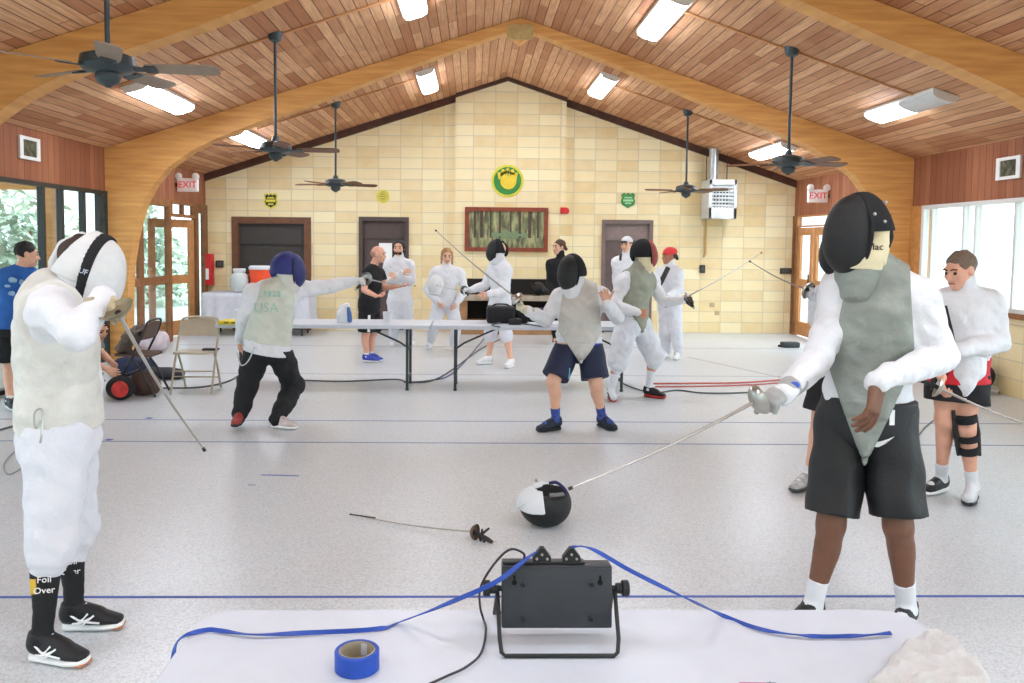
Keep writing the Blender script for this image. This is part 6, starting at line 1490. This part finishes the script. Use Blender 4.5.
cable([(30, 446), (14, 453), (4, 465), (8, 475), (20, 470), (28, 462)], .005, 'clear looped cord on the floor behind the left fencer', plain('cord_silver', (150, 152, 152), .4), 9)
cable([(905, 410), (912, 440), (925, 428), (935, 420), (950, 410)], .006, 'thin grey cord on the floor beside the smiling man', M_cab)
o = MB(); q = [fl(783, 347.5), fl(799, 348)]; o.rbox((q[0] + q[1])/2 + V((0, .05, .045)), (.28, .16, .085), .02); o.tube([q[0] + V((.02, .05, .03)), q[0] + V((-.06, .05, .02))], .02, 6)
t = thing('cable_reel', 'small dark object lying on the floor near the far right corner', 'reel', (q[0] + q[1])/2); o.out('reel_body', plain('reel_dark', (52, 58, 58), .6), t)

# ---- things on the two long tables
ZB = .74
def tbl(px, py, dz=0): return on(px, py, ZB + dz)
c = tbl(232, 323.5); t = thing('yellow_folder', 'yellow folder strip lying at the left end of the long table', 'folder', c)
a, b_ = tbl(217, 325), tbl(250, 325)
MB().rbox(V(((a.x + b_.x)/2, a.y + .14, ZB + .022)), (b_.x - a.x, .24, .042), .008).out('cover', plain('folder_yellow', (226, 204, 44), .5), t)
for x in (-.08, .0, .07): 
    w = MB(); w.box(V(((a.x + b_.x)/2 + x, a.y + .018, ZB + .024)), (.05, .006, .018)); w.out('cover_mark', plain('mark_olive', (130, 116, 30), .6), t)
c = tbl(231, 322); c.y = 9.5
t = thing('paper_cup', 'white cup standing behind the yellow folder', 'cup', (c.x, 9.5, ZB)); w = MB(); w.lathe([(.032, 0), (.042, .10), (.044, .105), (.039, .105), (.030, .01)], (c.x, 9.5, ZB), (0, 0, 1), 20); w.out('cup', M_bibwhite, t)
w = MB(); w.rbox((c.x + .01, 9.56, ZB + .06), (.10, .06, .12), .01); o = w.out('white_carton', M_bibwhite, None, (c.x, 9.56, ZB)); tag(o, 'small white carton right behind the cup and yellow folder', 'carton')
# white and blue spray jug
c = tbl(341, 325); t = thing('spray_jug', 'white and blue jug with handle standing on the left long table', 'jug', (c.x, 9.25, ZB)); cx, cy = c.x, 9.25
S = Sdf(.02); S.loft([(npv((cx, cy, ZB + .01)), (1, 0, 0), (0, 1, 0), .085, .05), (npv((cx - .005, cy, ZB + .09)), (1, 0, 0), (0, 1, 0), .082, .05), (npv((cx + .02, cy, ZB + .17)), (1, 0, 0), (0, 1, 0), .045, .035), (npv((cx + .03, cy, ZB + .205)), (1, 0, 0), (0, 1, 0), .03, .026)], .01)
S.chain([npv((cx - .055, cy, ZB + .12)), npv((cx - .045, cy, ZB + .175)), npv((cx + .005, cy, ZB + .20))], [.016, .015, .016], .01); S.cut((0, 0, ZB + .001), (0, 0, -1)); sdf_obj('jug_body', S, .006, M_bibwhite, t)
S = Sdf(.01); S.loft([(npv((cx + .062, cy - .012, ZB + .03)), (1, 0, 0), (0, 1, 0), .028, .046), (npv((cx + .056, cy - .008, ZB + .10)), (1, 0, 0), (0, 1, 0), .028, .046), (npv((cx + .045, cy - .006, ZB + .17)), (1, 0, 0), (0, 1, 0), .02, .034)], .01); sdf_obj('jug_panel', S, .006, plain('jug_blue', (62, 100, 158), .5), t)
c = tbl(388.5, 322); w = MB(); w.lathe([(.045, 0), (.055, .12), (.057, .125), (.050, .125), (.043, .01)], (c.x, 9.3, ZB), (0, 0, 1), 20); t = thing('paper_cup', 'white cup near the right end of the left long table', 'cup', (c.x, 9.3, ZB)); w.out('cup', M_bibwhite, t)
# black equipment on the right table
M_bag = plain('bag_black', (32, 32, 36), .75, var=.12, scale=6, bump=.3, bscale=30)
x0, x1 = tbl(487, 325).x, tbl(516, 325).x
t = thing('equipment_bag', 'black equipment bag on the right long table, left one', 'bag', ((x0 + x1)/2, 9.45, ZB)); MB().rbox(((x0 + x1)/2, 9.45, ZB + .095), (x1 - x0, .3, .188), .03).out('bag_body', M_bag, t)
w = MB(); w.tube(smooth_path([(x0 + .06, 9.38, ZB + .185), (x0 + .1, 9.36, ZB + .215), (x1 - .1, 9.36, ZB + .215), (x1 - .06, 9.38, ZB + .185)], 5), .010, 6); w.out('handle', M_blkp, t)
x0, x1 = tbl(517, 325).x, tbl(553, 325).x
t = thing('equipment_bag', 'open black equipment bag on the right long table with small red light', 'bag', ((x0 + x1)/2, 9.5, ZB)); MB().rbox(((x0 + x1)/2, 9.5, ZB + .08), (x1 - x0, .3, .158), .025).out('bag_body', M_bag, t)
w = MB(); w.rbox(((x0 + x1)/2 + .02, 9.345, ZB + .12), (.03, .012, .012), .003); w.out('indicator', emit('red_led', (230, 50, 50), 1.0), t)
w = MB(); w.rbox(((x0 + x1)/2 - .1, 9.346, ZB + .14), (.04, .012, .03), .003); w.out('flap_label', plain('label_brown', (120, 84, 60), .6), t)
x0, x1 = tbl(510, 327).x, tbl(522, 327).x; w = MB(); w.rbox(((x0 + x1)/2, 9.2, ZB + .035), (.14, .12, .068), .01); t = thing('control_unit', 'small black control unit before the equipment bags on the long table', 'control unit', ((x0 + x1)/2, 9.2, ZB)); w.out('housing', M_blkp, t)
w = MB(); w.rbox((((x0 + x1)/2), 9.2, ZB + .071), (.08, .06, .006), .002); w.out('button_panel', M_grip, t)
a = tbl(525, 326); w = MB(); w.rbox((a.x + .25, 9.22, ZB + .012), (.42, .16, .022), .004); o = w.out('white_binder', plain('binder_white', (226, 230, 236), .5), None, (a.x + .25, 9.22, ZB)); tag(o, 'flat white binder before the open equipment bag', 'binder')
w = MB(); P = smooth_path([tbl(500, 327, .008), tbl(492, 325, .01), tbl(505, 322, .012), tbl(525, 324, .01), tbl(545, 327, .008)], 6); w.tube(P, .008, 6); o = w.out('table_cable', M_cab, None, P[0]); tag(o, 'grey cable lying over the right long table', 'cable')
# mask on the hearth
hb = V((at(538, 300, D - PD - .25).x, D - PD - .25, hz + .006)); S = Sdf(.02); S.ell(npv(hb) + npv((0, 0, .125)), (.125, .15, .123)); S.cap(npv(hb) + npv((.10, 0, .09)), npv(hb) + npv((.17, 0, .06)), .07, .05)
t = thing('fencing_mask', 'black fencing mask standing on the fireplace hearth', 'mask', hb); sdf_obj('mask', S, .010, M_blackmesh, t); w = MB(); w.tube(smooth_path([hb + V((-.09, -.06, .22)), hb + V((.02, -.14, .14)), hb + V((.10, -.06, .02))], 6), .014, 6); w.out('mask_trim', M_blackcloth, t)

# ---- cloth-covered table with jug and cooler
c0, c1 = -4.66, -2.86; y0, y1 = 14.3, 15.0
t = thing('drinks_table', 'table under a pale grey cloth by the wide left doorway', 'table', ((c0 + c1)/2, (y0 + y1)/2, 0))
MB().rbox(((c0 + c1)/2, (y0 + y1)/2, .70), (c1 - c0, y1 - y0, .05), .01).out('tabletop', M_tab, t)
for x in (c0 + .12, c1 - .12):
    for y in (y0 + .1, y1 - .1): MB().tube([(x, y, .68), (x, y, 0)], .018, 8).out('leg', M_leg, t)
# cloth
n = 46; per = []
for k in range(n): per.append((c0 + (c1 - c0)*k/(n-1), y0 - .012))
side = 14
loop = [(c0 - .012, y1 - (y1 - y0)*k/side) for k in range(side)] + [(c0 + (c1 - c0)*k/n, y0 - .012) for k in range(n)] + [(c1 + .012, y0 + (y1 - y0)*k/side) for k in range(side + 1)]
m = len(loop); rows = 8; vs = []; fs = []
cx, cy = (c0 + c1)/2, (y0 + y1)/2
for j in range(rows + 1):
    for i, (x, y) in enumerate(loop):
        dz = j/rows; amp = .05*dz; ph = i*.9 + 1.3*math.sin(i*.37); hem = .50 + .03*math.sin(i*.31)
        nx, ny = (0, -1) if abs(y - (y0 - .012)) < 1e-6 else ((-1, 0) if x < cx else (1, 0))
        d = amp*(math.sin(ph) + 1)*.5 + .01*dz; vs.append((x + nx*d, y + ny*d, .742 - hem*dz))
for j in range(rows):
    for i in range(m-1): a = j*m + i; fs.append((a, a+1, a+m+1, a+m))
k0 = len(vs); vs += [(x, y, .742) for x, y in loop]; fs.append(tuple(range(k0 + m - 1, k0 - 1, -1)))
o = link_mesh('tablecloth', vs, fs, plain('cloth_palegrey', (208, 210, 218), .8, var=.04), None, (cx, cy, .742), 50); sm = o.modifiers.new('thick', 'SOLIDIFY'); sm.thickness = .004
tag(o, 'pale grey tablecloth draped over the drinks table', 'tablecloth')
zt = .744
c = at(239.5, 294, 14.6); t = thing('drink_dispenser', 'clear glass drink jar with white lid beside the orange cooler', 'jar', (c.x, 14.6, zt))
M_jar = plain('jar_glass', (226, 236, 234), .08, var=.03); M_jar.node_tree.nodes['Principled BSDF'].inputs['Transmission Weight'].default_value = .25; M_jar.node_tree.nodes['Principled BSDF'].inputs['IOR'].default_value = 1.2
w = MB(); w.lathe([(.05, .0), (.12, .01), (.15, .08), (.155, .22), (.14, .30), (.10, .345), (.10, .365)], (c.x, 14.6, zt), (0, 0, 1), 28); w.out('jar', M_jar, t)
w = MB(); w.lathe([(.108, .36), (.11, .365), (.11, .405), (.10, .415), (.03, .418)], (c.x, 14.6, zt), (0, 0, 1), 28); w.out('lid', M_bibwhite, t)
w = MB(); w.tube([(c.x, 14.44, zt + .06), (c.x, 14.40, zt + .06), (c.x, 14.40, zt + .035)], .014, 8); w.out('tap', M_bibwhite, t)
c = at(261, 294, 14.7); t = thing('drink_cooler', 'orange drink cooler with white lid on the cloth-covered table', 'cooler', (c.x, 14.7, zt))
w = MB(); w.lathe([(.165, 0), (.175, .01), (.20, .38), (.20, .40)], (c.x, 14.7, zt), (0, 0, 1), 32); w.out('tank', plain('cooler_orange', (238, 84, 40), .45, var=.04), t)
w = MB(); w.lathe([(.207, .40), (.21, .405), (.21, .44), (.19, .465), (.05, .47)], (c.x, 14.7, zt), (0, 0, 1), 32); w.out('lid', M_bibwhite, t)
w = MB(); w.tube([(c.x, 14.52, zt + .06), (c.x, 14.47, zt + .06), (c.x, 14.47, zt + .03)], .014, 8); w.out('tap', M_bibwhite, t)
for s in (-1, 1): MB().rbox((c.x + s*.215, 14.7, zt + .30), (.03, .09, .03), .008).out('handle', MATS[('cooler_orange',)], t)

# ---- folding chairs
def fchair(lab, pos, rz, mf, ms, group=None):
    t = thing('folding_chair', lab, 'chair', pos, group); R = Matrix.Rotation(rz, 3, 'Z'); P = lambda x, y, z: V(pos) + R @ V((x, y, z))
    # front of the chair is local -y
    for s in (-1, 1):
        l = MB(); l.tube([P(s*.215, -.19, .005), P(s*.215, -.06, .30), P(s*.21, .12, .66)], .0125, 8); l.out('front_leg', mf, t)
        l = MB(); l.tube([P(s*.195, .24, .005), P(s*.195, .10, .28), P(s*.195, .0, .42)], .0125, 8); l.out('rear_leg', mf, t)
    w = MB(); w.tube(smooth_path([P(-.21, .12, .66), P(-.205, .15, .74), P(-.17, .165, .79), P(0, .17, .805), P(.17, .165, .79), P(.205, .15, .74), P(.21, .12, .66)], 5), .0125, 8); w.out('back_hoop', mf, t)
    for z, y in ((.26, -.08), (.22, -.1)):
        pass
    MB().tube([P(-.215, -.115, .18), P(.215, -.115, .18)], .008, 8).out('stretcher', mf, t)
    MB().tube([P(-.215, -.09, .235), P(.215, -.09, .235)], .008, 8).out('stretcher', mf, t)
    MB().tube([P(-.195, .175, .13), P(.195, .175, .13)], .008, 8).out('stretcher', mf, t)
    # seat pan and curved back panel
    S = MB(); pl = rrect(-.20, -.20, .20, .19, .06); S.prism(pl, .022, P(0, 0, .425), R @ V((1, 0, 0)), R @ V((0, 1, -.03)), (0, 0, 1)); S.out('seat', ms, t)
    w = MB(); vs = []; fs = []; nx = 10
    for k in range(nx + 1):
        x = -.197 + .394*k/nx; b = .02*(1 - (x/.2)**2); top = .785 - .05*(abs(x)/.2)**4
        for z in (.60, top):
            y = .095 + (z - .60)*.33 + b
            for dy in (0, .008): vs.append(P(x, y + dy, z))
    for k in range(nx):
        a = k*4; b = a + 4; fs += [(a, a+2, b+2, b), (a+1, b+1, b+3, a+3), (a, b, b+1, a+1), (a+2, a+3, b+3, b+2)]
    fs += [(0, 1, 3, 2), (nx*4, nx*4+2, nx*4+3, nx*4+1)]
    w.add(vs, fs).out('backrest', ms, t); return t
M_tan = plain('chair_tan', (190, 178, 156), .4, .15, var=.04)
p = V(((196 - 473)/FPX*9.0, 9.02, 0)); p.x = at(196, 390, 9.0).x
fchair('tan metal folding chair facing the room, left of the long tables', p, .02, M_tan, M_tan)
w = MB(); w.rbox(p + V((.14, .06, .457)), (.17, .09, .022), .008); o = w.out('phone_case', M_blkp, None, p + V((.14, .06, .447))); tag(o, 'small black case on the seat of the tan folding chair', 'case')
p2 = V((at(140, 392, 8.85).x, 8.85, 0)); M_cd = plain('chair_dark', (62, 60, 60), .45, .3); M_cs = plain('chair_brownseat', (96, 74, 66), .6)
fchair('dark folding chair with brown seat standing sideways by the gear bag', p2, -PI/2, M_cd, M_cs)
S = Sdf(.02); q = npv(p2) + npv((.10, 0, .70))
S.loft([(npv(p2) + npv((.05, -.02, .68)), (0, 1, 0), (1, 0, 0), .17, .03), (npv(p2) + npv((-.10, -.02, .60)), (0, 1, 0), (1, 0, .6), .19, .03), (npv(p2) + npv((-.16, -.02, .49)), (0, 1, 0), (1, 0, 0), .16, .05)], .02); S.folds(.006, 60, (0, 0, 1), 3)
o = sdf_obj('draped_jacket', S, .009, plain('jacket_taupe', (112, 100, 92), .85, var=.1), None, None, None, q); tag(o, 'taupe jacket slung over the dark folding chair', 'jacket')
# bags and kit on the floor at left
def bag(lab, c, r, mat, nm='gear_bag', seed=1, strap=True, cat='bag'):
    c = npv(c); S = Sdf(.03); S.ell(c + npv((0, 0, r[2])), (r[0], r[1], r[2])); S.loft([(c + npv((-r[0]*.8, 0, r[2]*.9)), (0, 1, 0), (0, 0, 1), r[1]*.9, r[2]*.85), (c + npv((r[0]*.8, 0, r[2]*.9)), (0, 1, 0), (0, 0, 1), r[1]*.9, r[2]*.85)], .03); S.cut(c + npv((0, 0, .002)), (0, 0, -1)); S.folds(.012, 18, (.3, 0, 1), seed)
    t = thing(nm, lab, cat, c); sdf_obj('bag_body', S, .012, mat, t)
    if strap: MB().tube(smooth_path([c + npv((-r[0]*.5, -r[1]*.3, r[2]*1.8)), c + npv((-r[0]*.2, -r[1]*.5, r[2]*2.1)), c + npv((r[0]*.2, -r[1]*.5, r[2]*2.1)), c + npv((r[0]*.5, -r[1]*.3, r[2]*1.8))], 5), .014, 6).out('handle', M_blkp, t)
    return t
bag('dark gear bag on the floor under the dark folding chair', on(160, 380) + V((0, .1, 0)), (.24, .14, .07), plain('bag_charcoal', (54, 54, 60), .8, var=.1), strap=False)
bag('navy bag on the floor behind the dark folding chair', on(126, 380) + V((0, .25, 0)), (.20, .14, .13), plain('bag_navy', (44, 50, 78), .8, var=.15), strap=False, seed=4)
bag('white and pink plastic bag before the glazed storefront', on(147, 352) + V((0, .1, 0)), (.22, .16, .17), plain('bag_whitepink', (226, 214, 222), .6, var=.12, scale=9), 'plastic_bag', 5, False)
bag('brown bag beside the black and red mask at left', on(135, 397) + V((.06, .12, 0)), (.11, .1, .13), plain('bag_brown', (92, 70, 62), .8, var=.1), seed=6, strap=False)
c = npv(on(116, 402)) + npv((0, .12, 0)); t = thing('fencing_mask', 'black and red mask on the floor beside the brown bag at left', 'mask', c)
S = Sdf(.02); S.ell(c + npv((0, 0, .125)), (.145, .13, .124)); S.cut(c + npv((0, -.09, .12)), (0, -1, 0)); sdf_obj('mask', S, .008, M_blackcloth, t, 40)
w = MB(); w.lathe([(.085, .0), (.08, .02), (.05, .028), (.02, .03)], c + npv((.03, -.088, .125)), (0, -1, 0), 24); w.out('mask_front', plain('mask_red', (206, 52, 44), .5, var=.2, scale=12), t)
w = MB(); w.tube(smooth_path([c + npv((-.13, -.05, .2)), c + npv((-.17, -.06, .24)), c + npv((-.16, -.03, .28))], 4), .008, 6); w.out('strap', M_steel, t)
bag('dark bag with red panel on the floor by the man in blue', on(4, 409) + V((-.14, .85, 0)), (.17, .2, .15), plain('bag_black2', (38, 38, 44), .8, var=.1), seed=8)
w = MB(); q = on(4, 377) ; w.rbox(on(4, 409) + V((-.14, .85, .35)), (.24, .16, .10), .03); o = w.out('red_cap', plain('red_cloth', (176, 44, 44), .8), None, on(4, 409) + V((-.14, .85, .30))); tag(o, 'red folded cloth on top of the dark bag at far left', 'cloth')
# right: duffel and white cloth by the low wall
bag('large black duffel bag against the low block wall at right', on(1006, 396) + V((-.25, .34, 0)), (.11, .34, .21), plain('bag_blackblue', (44, 44, 54), .75, var=.12), 'duffel_bag', 9)
S = Sdf(.02); c = npv(on(991, 394)) + npv((0, .05, 0)); S.ell(c + npv((0, 0, .035)), (.11, .09, .045)); S.ell(c + npv((.05, .02, .05)), (.07, .06, .04)); S.ell(c + npv((-.07, -.02, .02)), (.06, .05, .03)); S.cut(c + npv((0, 0, .001)), (0, 0, -1)); S.folds(.012, 40, (0, 0, 1), 3); o = sdf_obj('white_cloth', S, .008, M_bibwhite, None, None, None, c); tag(o, 'crumpled white cloth on the floor before the black duffel bag', 'cloth')
# body cord trailing from the smiling man
g = V(at(1000, 412, 4.75)); P = smooth_path([V(at(955, 392, 4.95)), V(at(975, 400, 4.9)), V(at(1000, 409, 4.85)), V(at(1030, 420, 4.8))], 6)
# ------------------------------------------------------------------ light, sky and view
wd = bpy.data.worlds.new('World'); SC.world = wd; wd.use_nodes = True
bg = wd.node_tree.nodes['Background']; bg.inputs[0].default_value = (.74, .89, 1.03, 1); bg.inputs[1].default_value = 3.2
nt = wd.node_tree; tc = N(nt, 'TexCoord'); dp = N(nt, 'VectorMath', operation='DOT_PRODUCT'); dp.inputs[1].default_value = V((.80, -.45, .40)).normalized()
nt.links.new(tc.outputs['Generated'], dp.inputs[0]); mx = N(nt, 'Math', operation='MAXIMUM'); mx.inputs[1].default_value = 0; nt.links.new(dp.outputs['Value'], mx.inputs[0])
pw = N(nt, 'Math', operation='POWER'); pw.inputs[1].default_value = 5; nt.links.new(mx.outputs[0], pw.inputs[0])
ml = N(nt, 'Math', operation='MULTIPLY_ADD'); ml.inputs[1].default_value = 9.0; ml.inputs[2].default_value = 2.9; nt.links.new(pw.outputs[0], ml.inputs[0]); nt.links.new(ml.outputs[0], bg.inputs[1])
cam = bpy.data.cameras.new('camera'); co = bpy.data.objects.new('camera', cam); COL.objects.link(co)
co.matrix_world = Matrix.Translation(CAM_LOC) @ CAM_ROT.to_4x4()
cam.sensor_width = 36; cam.sensor_fit = 'HORIZONTAL'; cam.lens = 36*FPX/1024; cam.shift_x = SHX/1024; cam.shift_y = SHY/1024
cam.clip_start = .05; cam.clip_end = 200
SC.camera = co
vs = SC.view_settings; vs.view_transform = 'Standard'; vs.look = 'None'; vs.gamma = 1; vs.use_curve_mapping = False; vs.exposure = 0.06
SC.cycles.max_bounces = 8; SC.cycles.diffuse_bounces = 5; SC.cycles.transparent_max_bounces = 12
SC.cycles.sample_clamp_indirect = 6
